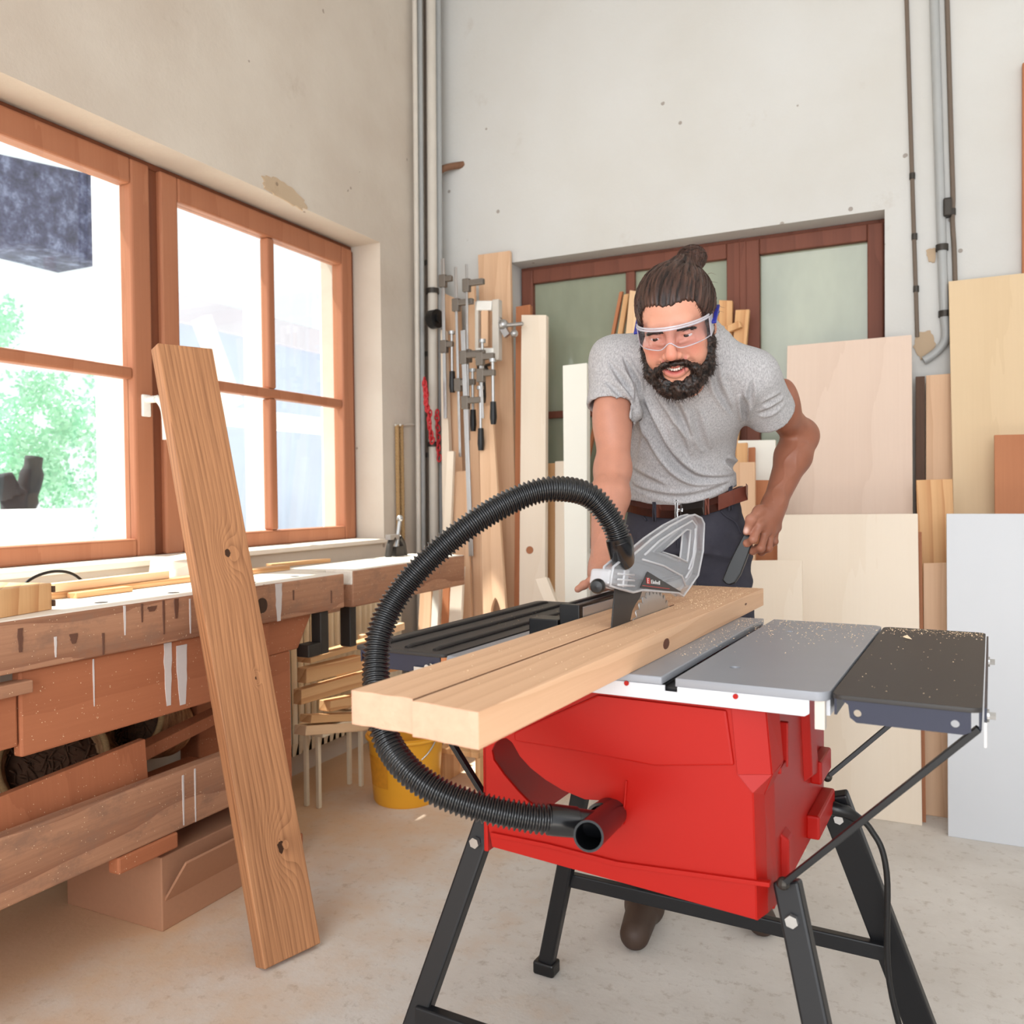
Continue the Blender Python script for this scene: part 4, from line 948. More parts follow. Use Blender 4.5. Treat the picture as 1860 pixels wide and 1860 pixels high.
# ---- stand: legs, struts
def leg(p, q, w0=.036, th=.026):
    b = MB(); p = Vector(p); q = Vector(q); z = (p-q).normalized(); b.bar(q, p, w0, th, up=(0, 1, 0)); o = b.build('leg', M['black_metal'], saw, bevel=.004)
    b = MB(); b.bb(q.x-.026, q.x+.026, q.y-.02, q.y+.02, 0, .03); b.build('rubber_foot', M['black_plastic'], o, bevel=.005)
    b = MB(); m_ = p.lerp(q, .08); b.cyl(m_+Vector((0, -.014, 0)), m_+Vector((0, -.022, 0)), .009, n=6); b.build('bolt', M['steel'], o); return o
leg((-.262, .095, .575), (-.43, -.02, .02)); leg((.215, .10, .56), (.36, -.02, .02)); leg((-.262, .50, .575), (-.43, .62, .02)); leg((.208, .53, .545), (.37, .66, .02), .055)
b = MB(); b.bar((-.36, .02, .25), (.30, .02, .25), .03, .02, up=(0, 1, 0)); part(b, 'stand_rail', M['black_metal'], bevel=.003)
b = MB(); b.bar((-.36, .58, .25), (.30, .58, .25), .03, .02, up=(0, 1, 0)); part(b, 'stand_rail', M['black_metal'], bevel=.003)
for a, c in (((-.42, .07, .815), (-.256, .09, .585)), ((-.41, .64, .815), (-.256, .50, .585)), ((.450, .055, .812), (.215, .075, .565)), ((.44, .60, .812), (.20, .53, .575))):
    b = MB(); b.bar(a, c, .008, .012, up=(0, 1, 0)); part(b, 'strut', M['black_metal'], bevel=.001)
    b = MB(); b.sphere(c, .009, u=10, v=8); part(b, 'strut_bolt', M['iron'])

# ---- riving knife, blade, guard  (all in the plane x = XB)
XB = -.083
YZ = Matrix(((0, 0, 1, XB), (1, 0, 0, 0), (0, 1, 0, 0), (0, 0, 0, 1)))         # outline x->y, y->z, z->x
kn = [(.192, .80), (.192, .885), (.205, .935), (.220, .965), (.245, .958), (.30, .950), (.335, .945), (.338, .930), (.322, .915), (.298, .905), (.283, .895), (.275, .882), (.262, .82), (.25, .80)]
outline('riving_knife', [kn], .0025, M['ext_top'], saw, YZ, bevel=.0004)
BC = (.385, .795); BR = .128
nT = 40; lp = []
for i in range(nT):
    a = 2*math.pi*i/nT; da = 2*math.pi/nT
    for f, r in ((0, BR-.006), (.35, BR), (.62, BR), (.66, BR-.011)): lp.append((BC[0]+r*math.cos(a+f*da), BC[1]+r*math.sin(a+f*da)))
bl = outline('saw_blade', [lp], .0022, M['steel'], saw, YZ)
b = MB(); b.cyl((XB+.0012, BC[0], BC[1]), (XB+.0016, BC[0], BC[1]), .075, n=40); b.build('blade_body', plain('dark_blade', (120, 112, 108), .3, .8), bl)
# guard
GXp = XB+.008
def gpt(px, py):
    r = r3 @ Vector(ray(px, py)); q = c3+r*((GXp-c3.x)/r.x); return (q.y, q.z)
t = NT('clear_guard_plastic')
M['guard'] = glass('clear_guard_plastic', (.95, .96, .97), .05, .08, .07, (.86, .86, .88))
M['guard_rim'] = glass('guard_rim_plastic', (.85, .86, .9), .16, .12, .48, (.9, .9, .92))
gl = [gpt(*p) for p in [(1114, 1030), (1128, 1018), (1150, 1008), (1185, 978), (1218, 955), (1250, 938), (1262, 935), (1274, 941), (1279, 951), (1277, 1000), (1268, 1045), (1252, 1068), (1241, 1083), (1232, 1077), (1166, 1072), (1150, 1076), (1128, 1070), (1108, 1064)]]
gh = [gpt(*p) for p in [(1202, 1002), (1222, 984), (1247, 962), (1254, 963), (1251, 1000), (1248, 1021), (1226, 1010)]]
GM = YZ.copy()
gd = empty('blade_guard', parent=saw)
for s in (-1, 1):
    outline('guard_shell', [gl, gh], .002, M['guard'], gd, Matrix.Translation((s*.0072, 0, 0)) @ YZ)
def rimtube(pts, r, closed=True, name='guard_rim', m='guard_rim', x=XB):
    b = MB(); b.tube([(x, p[0], p[1]) for p in pts], r, 8, closed=closed); return b.build(name, M[m], gd, smooth=True)
# band between the shells around the outline and the handle hole
def band(lp, name='guard_rim', m='guard', h=.0072):
    b = MB(); n = len(lp)
    for i in range(n):
        p, q = lp[i], lp[(i+1) % n]; b.quad((XB-h, p[0], p[1]), (XB-h, q[0], q[1]), (XB+h, q[0], q[1]), (XB+h, p[0], p[1]))
    return b.build(name, M[m], gd, solid=.002)
band(gl); band(gh)
for s in (-1, 1):
    rimtube(gl, .0022, x=XB+s*.008); rimtube(gh, .0022, x=XB+s*.008)
h1 = [gpt(*p) for p in [(1170, 1008), (1196, 983), (1225, 964), (1256, 946), (1264, 955), (1258, 1010), (1250, 1035)]]
h2 = [gpt(*p) for p in [(1262, 960), (1262, 1000), (1256, 1030), (1245, 1050)]]
for h_ in (h1, h2):
    rimtube(h_, .0022, closed=False, name='guard_rib', x=XB+.009)
h3 = [gpt(*p) for p in [(1166, 1016), (1205, 1028), (1238, 1046), (1244, 1064)]]
rimtube(h3, .002, closed=False, name='guard_rib', x=XB+.009)
# clamp block at the rear of the guard
def gp3(px, py, dx=0): y, z = gpt(px, py); return Vector((GXp+dx, y, z))
b = MB(); b.hexa([gp3(1110, 1034), gp3(1146, 1034), gp3(1140, 1068), gp3(1106, 1062)], [gp3(1110, 1034, -.036)+Vector((0, 0, 0)), gp3(1146, 1034, -.036), gp3(1140, 1068, -.036), gp3(1106, 1062, -.036)])
b.build('clamp_block', M['guard_rim'], gd, bevel=.004)
for py in (1042, 1052, 1062):
    rimtube([gpt(1112, py), gpt(1142, py+2)], .0018, closed=False, name='clamp_rib', x=XB+.018)
rimtube([gpt(1124, 1036), gpt(1121, 1066)], .002, closed=False, name='clamp_rib', x=XB+.018)
p = gp3(1102, 1062, -.01)
b = MB(); q = p+Vector((.004, -.018, 0)); b.cyl(p, q, .005); b.lathe([(0, 0), (.010, 0), (.012, .004), (.012, .012), (.009, .018), (0, .019)], 16, Matrix.Translation(q) @ (q-p).to_track_quat('Z', 'Y').to_matrix().to_4x4())
b.build('clamp_knob', M['black_plastic'], gd, smooth=40)
# sticker with logo
GS = Matrix.Translation((.0088, 0, 0)) @ YZ
st_ = [gpt(*p) for p in [(1175, 1038), (1238, 1076), (1162, 1068)]]
sk = outline('sticker', [st_], .0006, M['black_plastic'], gd, GS)
M['logo_red'] = plain('logo_red', (205, 40, 30), .4); M['logo_white'] = plain('logo_white', (238, 238, 238), .4)
GS2 = Matrix.Translation((.0093, 0, 0)) @ YZ
outline('logo_square', [[gpt(*p) for p in [(1172.5, 1049), (1179, 1050), (1180, 1061), (1173.5, 1060)]]], .0005, M['logo_red'], gd, GS2)
outline('sticker_line', [[gpt(*p) for p in [(1166, 1063), (1215, 1069), (1215, 1070), (1166, 1064)]]], .0004, M['logo_red'], gd, GS2)
def text(name, s, size, Mx, m, parent, depth=.0003):
    cu = bpy.data.curves.new('t', 'FONT'); cu.body = s; cu.size = size; cu.extrude = depth; cu.resolution_u = 3
    o = bpy.data.objects.new('t', cu); COL.objects.link(o); dg = bpy.context.evaluated_depsgraph_get()
    me = bpy.data.meshes.new_from_object(o.evaluated_get(dg)); bpy.data.objects.remove(o); me.name = name; me.materials.clear(); me.transform(Mx)
    return link(name, me, m, parent)
y0, z0 = gpt(1181, 1060); y1, z1 = gpt(1196, 1062)
d_ = Vector((y1-y0, z1-z0)).normalized()
text('sticker_text', 'Einhell', .0155, Matrix.Translation((.0096, 0, 0)) @ YZ @ Matrix.Translation((y0, z0, 0)) @ Matrix(((d_.x*1.2, -d_.y*.2, 0, 0), (d_.y*1.2, .66, 0, 0), (0, 0, 1, 0), (0, 0, 0, 1))), M['logo_white'], gd)
text('logo_letter', 'E', .013, Matrix.Translation((.0097, 0, 0)) @ YZ @ Matrix.Translation((gpt(1174.2, 1059.5)[0], gpt(1174.2, 1059.5)[1], 0)), M['logo_white'], gd)

# ---- hose
HP = [((1126, 985), 1.405), ((1112, 948), 1.40), ((1070, 900), 1.39), ((1005, 888), 1.37), ((940, 905), 1.36), ((860, 950), 1.34), ((780, 1015), 1.33), ((720, 1085), 1.32), ((690, 1150), 1.30), ((683, 1215), 1.28), ((688, 1285), 1.25), ((703, 1345), 1.23), ((740, 1398), 1.20), ((800, 1440), 1.18), ((880, 1468), 1.17), ((960, 1485), 1.17), ((1004, 1489), 1.175)]
Si = S_.inverted()
raw = spline([Si @ at_d(*p, d) for p, d in HP], 24)
# even resampling
cum = [0]
for p, q in zip(raw, raw[1:]): cum.append(cum[-1]+(q-p).length)
Lh = cum[-1]; pitch = .0072; ns = int(Lh/pitch)*6; pts = []; j = 0
for i in range(ns+1):
    s_ = Lh*i/ns
    while j < len(cum)-2 and cum[j+1] < s_: j += 1
    pts.append(raw[j].lerp(raw[j+1], (s_-cum[j])/(cum[j+1]-cum[j]) if cum[j+1] > cum[j] else 0))
rad = [.0178+.0032*max(-.35, math.cos(2*math.pi*i/6)) for i in range(ns+1)]
b = MB(); b.tube(pts, rad, 22); part(b, 'suction_hose', M['hose'], smooth=True)
a = pts[0]; d0 = (pts[0]-pts[6]).normalized(); e0 = Vector((XB, *gpt(1139, 1017)))
b = MB(); b.tube([a-d0*.008, a, a.lerp(e0, .5), e0], [.0215, .0222, .0212, .0205], 24); b.build('hose_cuff', M['hose'], saw, smooth=40)
a = pts[-1]; b = MB(); e1 = Vector((-.012, -.030, .641)); b.tube([a-(e1-a)*.1, a, a.lerp(e1, .5), a.lerp(e1, .52), e1], [.0205, .0212, .0205, .0185, .0185], 24); b.build('hose_cuff', M['hose'], saw, smooth=40)

# ---- fence, power cable
fe = empty('rip_fence', parent=saw)
b = MB(); b.bb(-.214, -.1765, .285, 1.0, TZ+.001, TZ+.057); b.build('rail', M['alu'], fe, bevel=.002)
b = MB(); b.bb(-.214, -.206, .286, .999, TZ+.0572, TZ+.0615); b.bb(-.186, -.1775, .286, .999, TZ+.0572, TZ+.0615); b.build('rail_lip', M['black_plastic'], fe)
b = MB(); b.bb(-.216, -.176, .268, .2845, TZ+.001, TZ+.062); b.bb(-.275, -.216, .262, .31, TZ+.001, TZ+.034); b.build('end_cap', M['black_plastic'], fe, bevel=.002)
b = MB(); b.tube(spline([(.20, .50, .53), (.24, .52, .52), (.275, .53, .49), (.30, .53, .42), (.31, .52, .20), (.40, .50, .012), (.62, .44, .008), (.95, .35, .008)], 8), .0055, 10)
b.build('power_cable', M['black_plastic'], saw, smooth=True)
b = MB(); b.tube([(.198, .495, .532), (.235, .515, .522), (.26, .525, .505)], [.014, .012, .008], 14); b.build('cable_sleeve', M['black_plastic'], saw, smooth=True)

# ================================================================== plank being sawn
M['plank_fresh'] = wood('fresh_pine', (228, 186, 150), (200, 152, 116), rings=34, streak=.5, rough=.6, contrast=.5, axis='z', cath=.06)
M['plank_end'] = plain('rough_end_grain', (214, 168, 142), .85, bump=.8, bscale=90, var=.12)
PY0, PY1, PX0, PX1, KX = -.365, .872, -.1735, .008, XB
NP = 14
fl = [(PX0, PY1), (PX1, PY1)]
r_ = random.Random(3)
fl += [(PX1, PY0-.012)]
fl += [(KX+.0022+(PX1-KX-.0022)*(1-i/6), PY0-.012+.010*i/6+r_.uniform(-.002, .002)) for i in range(1, 7)]
fl += [(KX+.0022, .518), (KX-.0022, .518)]
fl += [(KX-.0022-(KX-.0022-PX0)*(i/6), PY0+.006+r_.uniform(-.002, .002)) for i in range(0, 7)]
pk = outline('sawn_plank', [fl], .0390, M['plank_fresh'], None, Matrix.Rotation(-math.pi/2, 4, 'X') @ Matrix.Translation((0, 0, 0)), bevel=.0012)
# mesh local: x = width, z = length (outline y -> -z), y = thickness
pk.matrix_world = S_ @ Matrix.Translation((0, 0, TZ+.0198)) @ Matrix.Rotation(math.pi/2, 4, 'X')
pk.data.materials.append(M['plank_end']); pk.data.materials.append(plain('saw_cut', (112, 74, 50), .9))
for f in pk.data.polygons:
    if abs(f.normal.z) > .6 and abs(f.center.z) > .3: f.material_index = 1
    elif abs(f.normal.x) > .8 and abs(f.center.x-KX) < .004: f.material_index = 2
tag(pk, 'thick pine plank on the saw table with a kerf cut halfway along it', 'plank')
b = MB(); b.sphere((PX1-.0012, .22-.02, TZ+.018), (.002, .020, .011), u=14, v=8); o = b.build('knot', plain('knot', (98, 54, 34), .6)); o.parent = pk; o.matrix_parent_inverse = pk.matrix_world.inverted() @ S_
b = MB(); b.sphere((PX1-.0012, .71, TZ+.022), (.002, .012, .003), u=14, v=8); o = b.build('knot', bpy.data.materials['knot']); o.parent = pk; o.matrix_parent_inverse = pk.matrix_world.inverted() @ S_

# ---- sawdust
rs = random.Random(5)
b = MB()
def fleck(x, y, z, s):
    a = rs.uniform(0, 6.28); u = Vector((math.cos(a), math.sin(a), rs.uniform(-.2, .2)))*s; v = Vector((-math.sin(a), math.cos(a), rs.uniform(-.2, .2)))*s*.6
    c = S_ @ Vector((x, y, z+s*.3)); u = S_.to_3x3() @ u; v = S_.to_3x3() @ v
    b.quad(c-u, c-v, c+u, c+v); b.quad(c-u, c+Vector((0, 0, s*.7)), c+u)
for i in range(420): fleck(rs.uniform(.02, .278), YR-abs(rs.gauss(0, .13)) % .6-.006, TZ, rs.uniform(.0006, .0018))
for i in range(160): fleck(rs.uniform(.012, .055), rs.uniform(.2, .66), TZ, rs.uniform(.0005, .0014))
for i in range(260): fleck(rs.uniform(.29, .45), .645-abs(rs.gauss(0, .035)), TZ, rs.uniform(.0006, .0016))
for i in range(50): fleck(rs.uniform(.29, .45), rs.uniform(.06, .64), TZ, rs.uniform(.0006, .0014))
for i in range(700): fleck(rs.uniform(-.17, .004), rs.uniform(.45, .868), TZ+.0397, rs.uniform(.0006, .0016))
for i in range(160): fleck(rs.uniform(-.17, .004), rs.uniform(-.3, .45), TZ+.0397, rs.uniform(.0005, .0013))
for i in range(120): fleck(rs.uniform(-.282, -.18), rs.uniform(.1, .5), TZ, rs.uniform(.0005, .0013))
for i in range(90): fleck(rs.uniform(-.43, -.32), rs.uniform(.35, .73), TZ+.002, rs.uniform(.0005, .0013))
fleck(.335, .52, TZ, .008)
o = b.build('sawdust', plain('sawdust', (238, 214, 182), .9)); tag(o, 'fine sawdust strewn over the saw table and plank', 'sawdust', kind='stuff')
# ================================================================== the man
MAN_RZ = math.radians(14.6)
MAN_O = Vector((-.565, 2.17, 0))
man = thing('person', 'bearded man with a hair bun in grey t-shirt pushing the plank over the saw', 'person', MAN_O, MAN_RZ)
MT = Matrix.Translation(MAN_O) @ Matrix.Rotation(MAN_RZ, 4, 'Z'); MTi = MT.inverted(); MR = MTi.to_3x3(); MC = MTi @ Vector(CAM_C)
def H(px, py, dy):
    r = MR @ Vector(ray(px, py)); return MC+r*((dy-MC.y)/r.y)

class SDF:
    def __init__(s, lo, hi, h):
        s.lo = np.array(lo, np.float32); s.h = h; s.n = np.ceil((np.array(hi)-np.array(lo))/h).astype(int)+1
        s.D = np.full(s.n, .05, np.float32)
    def blk(s, lo, hi):
        a = np.clip(np.floor((np.array(lo)-s.lo)/s.h).astype(int), 0, s.n); b = np.clip(np.ceil((np.array(hi)-s.lo)/s.h).astype(int)+1, 0, s.n)
        sl = tuple(slice(i, j) for i, j in zip(a, b))
        ax = [(s.lo[i]+s.h*np.arange(a[i], b[i])).astype(np.float32) for i in range(3)]
        return sl, ax[0][:, None, None], ax[1][None, :, None], ax[2][None, None, :]
    def put(s, sl, d, k, op):
        A = s.D[sl]
        if op == 'add':
            h = np.clip(.5+.5*(A-d)/k, 0, 1); s.D[sl] = A+(d-A)*h-k*h*(1-h)
        elif op == 'sub':
            h = np.clip(.5-.5*(A+d)/k, 0, 1); s.D[sl] = A+(-d-A)*h+k*h*(1-h)
        elif op == 'int':
            s.D[sl] = np.maximum(A, d)
    def cone(s, a, b, ra, rb=None, k=.01, op='add', sq=(1, 1, 1)):
        a = np.array(a, float); b = np.array(b, float); rb = ra if rb is None else rb; m = max(ra, rb)+k*1.5+s.h*2
        sl, X, Y, Z = s.blk(np.minimum(a, b)-m, np.maximum(a, b)+m)
        ba = b-a; L = max(ba @ ba, 1e-12)
        t = np.clip(((X-a[0])*ba[0]+(Y-a[1])*ba[1]+(Z-a[2])*ba[2])/L, 0, 1)
        d = np.sqrt(((X-a[0]-t*ba[0])*sq[0])**2+((Y-a[1]-t*ba[1])*sq[1])**2+((Z-a[2]-t*ba[2])*sq[2])**2)-(ra+(rb-ra)*t)
        s.put(sl, d, k, op); return s
    def ell(s, c, r, k=.01, op='add', R=None):
        c = np.array(c, float); r = np.array(r, float); m = max(r)+k*1.5+s.h*2
        sl, X, Y, Z = s.blk(c-m, c+m); x, y, z = X-c[0], Y-c[1], Z-c[2]
        if R is not None:
            Q = np.array(R)              # columns = local axes
            x, y, z = [x*Q[0][i]+y*Q[1][i]+z*Q[2][i] for i in range(3)]
        k0 = np.sqrt((x/r[0])**2+(y/r[1])**2+(z/r[2])**2); k1 = np.sqrt((x/r[0]**2)**2+(y/r[1]**2)**2+(z/r[2]**2)**2)+1e-9
        s.put(sl, k0*(k0-1)/k1, k, op); return s
    def tubez(s, st, k=.02):
        """elliptic tube: stations (z, cx, cy, rx, ry)"""
        st = np.array(sorted(st), float); zs = st[:, 0]
        lo = (min(st[:, 1]-st[:, 3])-.05, min(st[:, 2]-st[:, 4])-.05, zs[0]-.05); hi = (max(st[:, 1]+st[:, 3])+.05, max(st[:, 2]+st[:, 4])+.05, zs[-1]+.05)
        sl, X, Y, Z = s.blk(lo, hi); z = Z.ravel(); f = [np.interp(z, zs, st[:, i])[None, None, :] for i in range(1, 5)]
        m = np.minimum(f[2], f[3]); d = (np.sqrt(((X-f[0])/f[2])**2+((Y-f[1])/f[3])**2)-1)*m
        d = np.maximum(d, np.maximum(Z-zs[-1], zs[0]-Z)); s.put(sl, d.astype(np.float32), k, 'add'); return s
    def mesh(s):
        D = s.D; n = s.n; S_n = D < 0
        c = np.zeros(n-1, np.int8)
        for i in (0, 1):
            for j in (0, 1):
                for k in (0, 1): c += S_n[i:n[0]-1+i, j:n[1]-1+j, k:n[2]-1+k]
        I = np.argwhere((c > 0) & (c < 8)); idm = np.full(n-1, -1, np.int32); idm[tuple(I.T)] = np.arange(len(I))
        co = [(i, j, k) for i in (0, 1) for j in (0, 1) for k in (0, 1)]
        V = {q: D[I[:, 0]+q[0], I[:, 1]+q[1], I[:, 2]+q[2]] for q in co}
        acc = np.zeros((len(I), 3)); cnt = np.zeros(len(I))
        for q in co:
            for ax in range(3):
                if q[ax] == 0:
                    q2 = list(q); q2[ax] = 1; q2 = tuple(q2); a, b = V[q], V[q2]; mk = (a < 0) != (b < 0)
                    t = np.where(mk, a/np.where(mk, a-b, 1), 0); p = np.tile(np.array(q, float), (len(I), 1)); p[:, ax] = t
                    acc += p*mk[:, None]; cnt += mk
        P = s.lo+(I+acc/cnt[:, None])*s.h
        F = []
        for ax in range(3):
            u, v = [(1, 2), (2, 0), (0, 1)][ax]
            a = [slice(None)]*3; b = [slice(None)]*3; a[ax] = slice(0, n[ax]-1); b[ax] = slice(1, n[ax])
            e = np.argwhere(S_n[tuple(a)] != S_n[tuple(b)])
            e = e[(e[:, u] > 0) & (e[:, v] > 0) & (e[:, u] < n[u]-1) & (e[:, v] < n[v]-1)]
            flip = S_n[tuple(e.T)]
            def g(du, dv):
                q = e.copy(); q[:, u] -= du; q[:, v] -= dv; return idm[tuple(q.T)]
            f = np.stack([g(1, 1), g(0, 1), g(0, 0), g(1, 0)], 1); f[~flip] = f[~flip][:, ::-1]; F.append(f)
        return P, np.concatenate(F)

def relax(P, F, n=1, w=.5):
    E = np.concatenate([F[:, [0, 1]], F[:, [1, 2]], F[:, [2, 3]], F[:, [3, 0]]])
    for _ in range(n):
        a = np.zeros_like(P); c = np.zeros(len(P)); np.add.at(a, E[:, 0], P[E[:, 1]]); np.add.at(c, E[:, 0], 1); np.add.at(a, E[:, 1], P[E[:, 0]]); np.add.at(c, E[:, 1], 1)
        P = P*(1-w)+w*a/np.maximum(c, 1)[:, None]
    return P
def normals(P, F):
    a = np.cross(P[F[:, 2]]-P[F[:, 0]], P[F[:, 3]]-P[F[:, 1]]); N = np.zeros_like(P)
    for i in range(4): np.add.at(N, F[:, i], a)
    return N/np.maximum(np.linalg.norm(N, axis=1), 1e-12)[:, None]
def npmesh(name, P, F, m, parent, attr=None):
    me = bpy.data.meshes.new(name); me.from_pydata(P.tolist(), [], F.tolist()); me.update()
    me.polygons.foreach_set('use_smooth', [True]*len(me.polygons))
    if attr is not None:
        for k, v in attr.items():
            if v.ndim == 1:
                q = me.attributes.new(k, 'FLOAT', 'POINT'); q.data.foreach_set('value', v.astype(np.float32))
            else:
                q = me.attributes.new(k, 'FLOAT_COLOR', 'POINT'); q.data.foreach_set('color', np.c_[v, np.ones(len(v))].astype(np.float32).ravel())
    return link(name, me, m, parent)
def vnoise(P, f, seed=0):
    """smooth value noise in -1..1"""
    Q = P*f+seed*17.3; i = np.floor(Q).astype(np.int64); u = Q-i; u = u*u*(3-2*u)
    def hsh(a): 
        h = (a[:, 0]*73856093) ^ (a[:, 1]*19349663) ^ (a[:, 2]*83492791); h = (h*2654435761) & 0xffffffff; h = (h ^ (h >> 15))*2246822519 & 0xffffffff; return (h ^ (h >> 13))/2147483648.0-1
    r = 0
    for a in (0, 1):
        for b in (0, 1):
            for c in (0, 1):
                w_ = (u[:, 0] if a else 1-u[:, 0])*(u[:, 1] if b else 1-u[:, 1])*(u[:, 2] if c else 1-u[:, 2]); r = r+w_*hsh(i+np.array([a, b, c]))
    return r

# ---------------------------------------------------------------- materials
def vcol(name, rough=.5, spec=.4, bump=0, bscale=400, sss=0, var=.06):
    t = NT(name); a = t.n('ShaderNodeAttribute'); a.attribute_name = 'tint'; c = t.coords(rnd=False); nz = t.noise(c, bscale, 3)
    col = t.mix(t.math('MULTIPLY', nz, var*4), a.outputs[0], (.0, .0, .0, 1), 'MULTIPLY') if False else t.mix(nz, a.outputs[0], a.outputs[0])
    hs = t.n('ShaderNodeHueSaturation'); t.set(hs.inputs['Color'], a.outputs[0]); t.set(hs.inputs['Value'], t.math('MULTIPLY_ADD', nz, var*2, 1-var))
    if bump: t.bump(nz, bump, .001)
    if sss:
        t.b.inputs['Subsurface Weight'].default_value = sss; t.b.inputs['Subsurface Radius'].default_value = (.012, .005, .003); t.b.inputs['Subsurface Scale'].default_value = .4
    return t.fin(hs.outputs[0], rough, Specular_IOR_Level=spec)
M['skin'] = vcol('skin', .45, .4, .12, 260, .08)
M['hairm'] = vcol('dark_brown_hair', .42, .35, .0)
t = NT('heather_grey_jersey'); c = t.coords(rnd=False)
a = t.noise(t.map(c, (1, 1, .35)), 420, 3, .8); b2 = t.noise(c, 30, 3)
col = t.mix(t.ramp(a, [(.36, (0, 0, 0)), (.62, (1, 1, 1))]), lin((146, 144, 146)), lin((194, 192, 193)))
col = t.mix(t.math('MULTIPLY', b2, .3), col, lin((180, 178, 180))); t.bump(a, .25, .001)
M['jersey'] = t.fin(col, .9, Specular_IOR_Level=.15)
t = NT('grey_work_denim'); c = t.coords(rnd=False)
a = t.noise(t.map(c, (1, 1, 3)), 260, 3, .7); b2 = t.noise(c, 14, 4, .7)
col = t.mix(b2, lin((50, 50, 60)), lin((84, 82, 90))); col = t.mix(t.math('MULTIPLY', a, .5), col, lin((56, 55, 64))); t.bump(a, .3, .001)
M['denim'] = t.fin(col, .9, Specular_IOR_Level=.15)
M['leather'] = plain('brown_leather', (112, 58, 44), .4, var=.2, bscale=30)
M['leather_dark'] = plain('dark_leather', (52, 42, 38), .4, var=.15, bscale=30)
M['boot'] = plain('boot_leather', (70, 52, 42), .6)
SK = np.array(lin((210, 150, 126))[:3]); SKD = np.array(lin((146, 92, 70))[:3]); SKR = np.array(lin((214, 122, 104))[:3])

# ---------------------------------------------------------------- head (own axes: face -y, up z)
hd = SDF((-.10, -.15, -.235), (.10, .14, .15), .0017)
hd.ell((0, .016, .045), (.076, .098, .083), .02).ell((0, -.028, -.025), (.065, .066, .088), .03)
hd.ell((0, -.048, .045), (.050, .032, .040), .03)
for s in (-1, 1):
    hd.cone((s*.060, .0, -.045), (s*.024, -.066, -.103), .020, .017, .03)
    hd.ell((s*.043, -.064, -.020), (.026, .022, .019), .018)
    hd.ell((s*.040, -.062, -.050), (.024, .022, .022), .018)
hd.ell((0, -.073, -.104), (.024, .022, .019), .02).ell((0, -.063, -.066), (.034, .033, .034), .018)
hd.cone((-.036, -.080, .024), (.036, -.080, .024), .0115, k=.016)
for s in (-1, 1): hd.ell((s*.033, -.099, .002), (.018, .014, .0125), .012, 'sub')
for s in (-1, 1):
    hd.ell((s*.032, -.0765, .001), (.0155, .0145, .0145), .004)                # lids over the eyeball
    hd.cone((s*.020, -.0915, -.0005), (s*.043, -.0855, -.0015), .0026, k=.002, op='sub')   # narrowed smiling eye slit
    hd.cone((s*.018, -.092, -.0125), (s*.046, -.083, -.010), .0035, k=.006)     # bag under the eye
hd.cone((0, -.087, .022), (0, -.116, -.026), .0085, .0115, .010).ell((0, -.118, -.031), (.0125, .011, .0105), .006)
for s in (-1, 1):
    hd.ell((s*.0135, -.106, -.035), (.0095, .0115, .0085), .005)
    hd.ell((s*.0075, -.112, -.0435), (.0042, .0062, .004), .003, 'sub')
    hd.cone((s*.020, -.098, -.032), (s*.038, -.086, -.060), .003, k=.008, op='sub')  # smile fold
# mouth: open smile
mo = [(x, -.0955+abs(x)**1.6*2.2, -.0710+18*x*x) for x in np.linspace(-.029, .029, 11)]
for p, q in zip(mo, mo[1:]): hd.cone((p[0], p[1]-.001, p[2]), (q[0], q[1]-.001, q[2]), .0074*(1-(p[0]/.033)**2)+.001, .0074*(1-(q[0]/.033)**2)+.001, .002, 'sub')
for p, q in zip(mo, mo[1:]):
    hd.cone((p[0], p[1]+.001, p[2]-.0100), (q[0], q[1]+.001, q[2]-.0100), .0052, k=.004); hd.cone((p[0], p[1]+.0015, p[2]+.0085), (q[0], q[1]+.0015, q[2]+.0085), .0030, k=.004)
for s in (-1, 1):
    Re = np.array(Matrix.Rotation(s*math.radians(18), 3, 'Z')); hd.ell((s*.0785, .014, -.006), (.008, .019, .031), .006, R=Re); hd.ell((s*.0845, .008, -.002), (.005, .010, .017), .004, 'sub', R=Re)
hd.cone((0, .028, -.06), (0, .048, -.135), .055, .052, .03)
hp, hf = hd.mesh(); hp = relax(hp, hf, 1, .35)
EYE = H(1219, 612, -.435)
HR = Matrix.Rotation(math.radians(-9), 3, 'Z') @ Matrix.Rotation(math.radians(-3.5), 3, 'Y') @ Matrix.Rotation(math.radians(27), 3, 'X')
HO = EYE-HR @ Vector((0, -.088, .0))
HM = Matrix.Translation(HO) @ HR.to_4x4(); HRn = np.array(HR); HOn = np.array(HO)
def tohead(P):
    P = P*np.array([.955, 1, 1]); P[:, 2] = np.where(P[:, 2] > .012, .012+(P[:, 2]-.012)*.93, P[:, 2])
    return P @ HRn.T+HOn
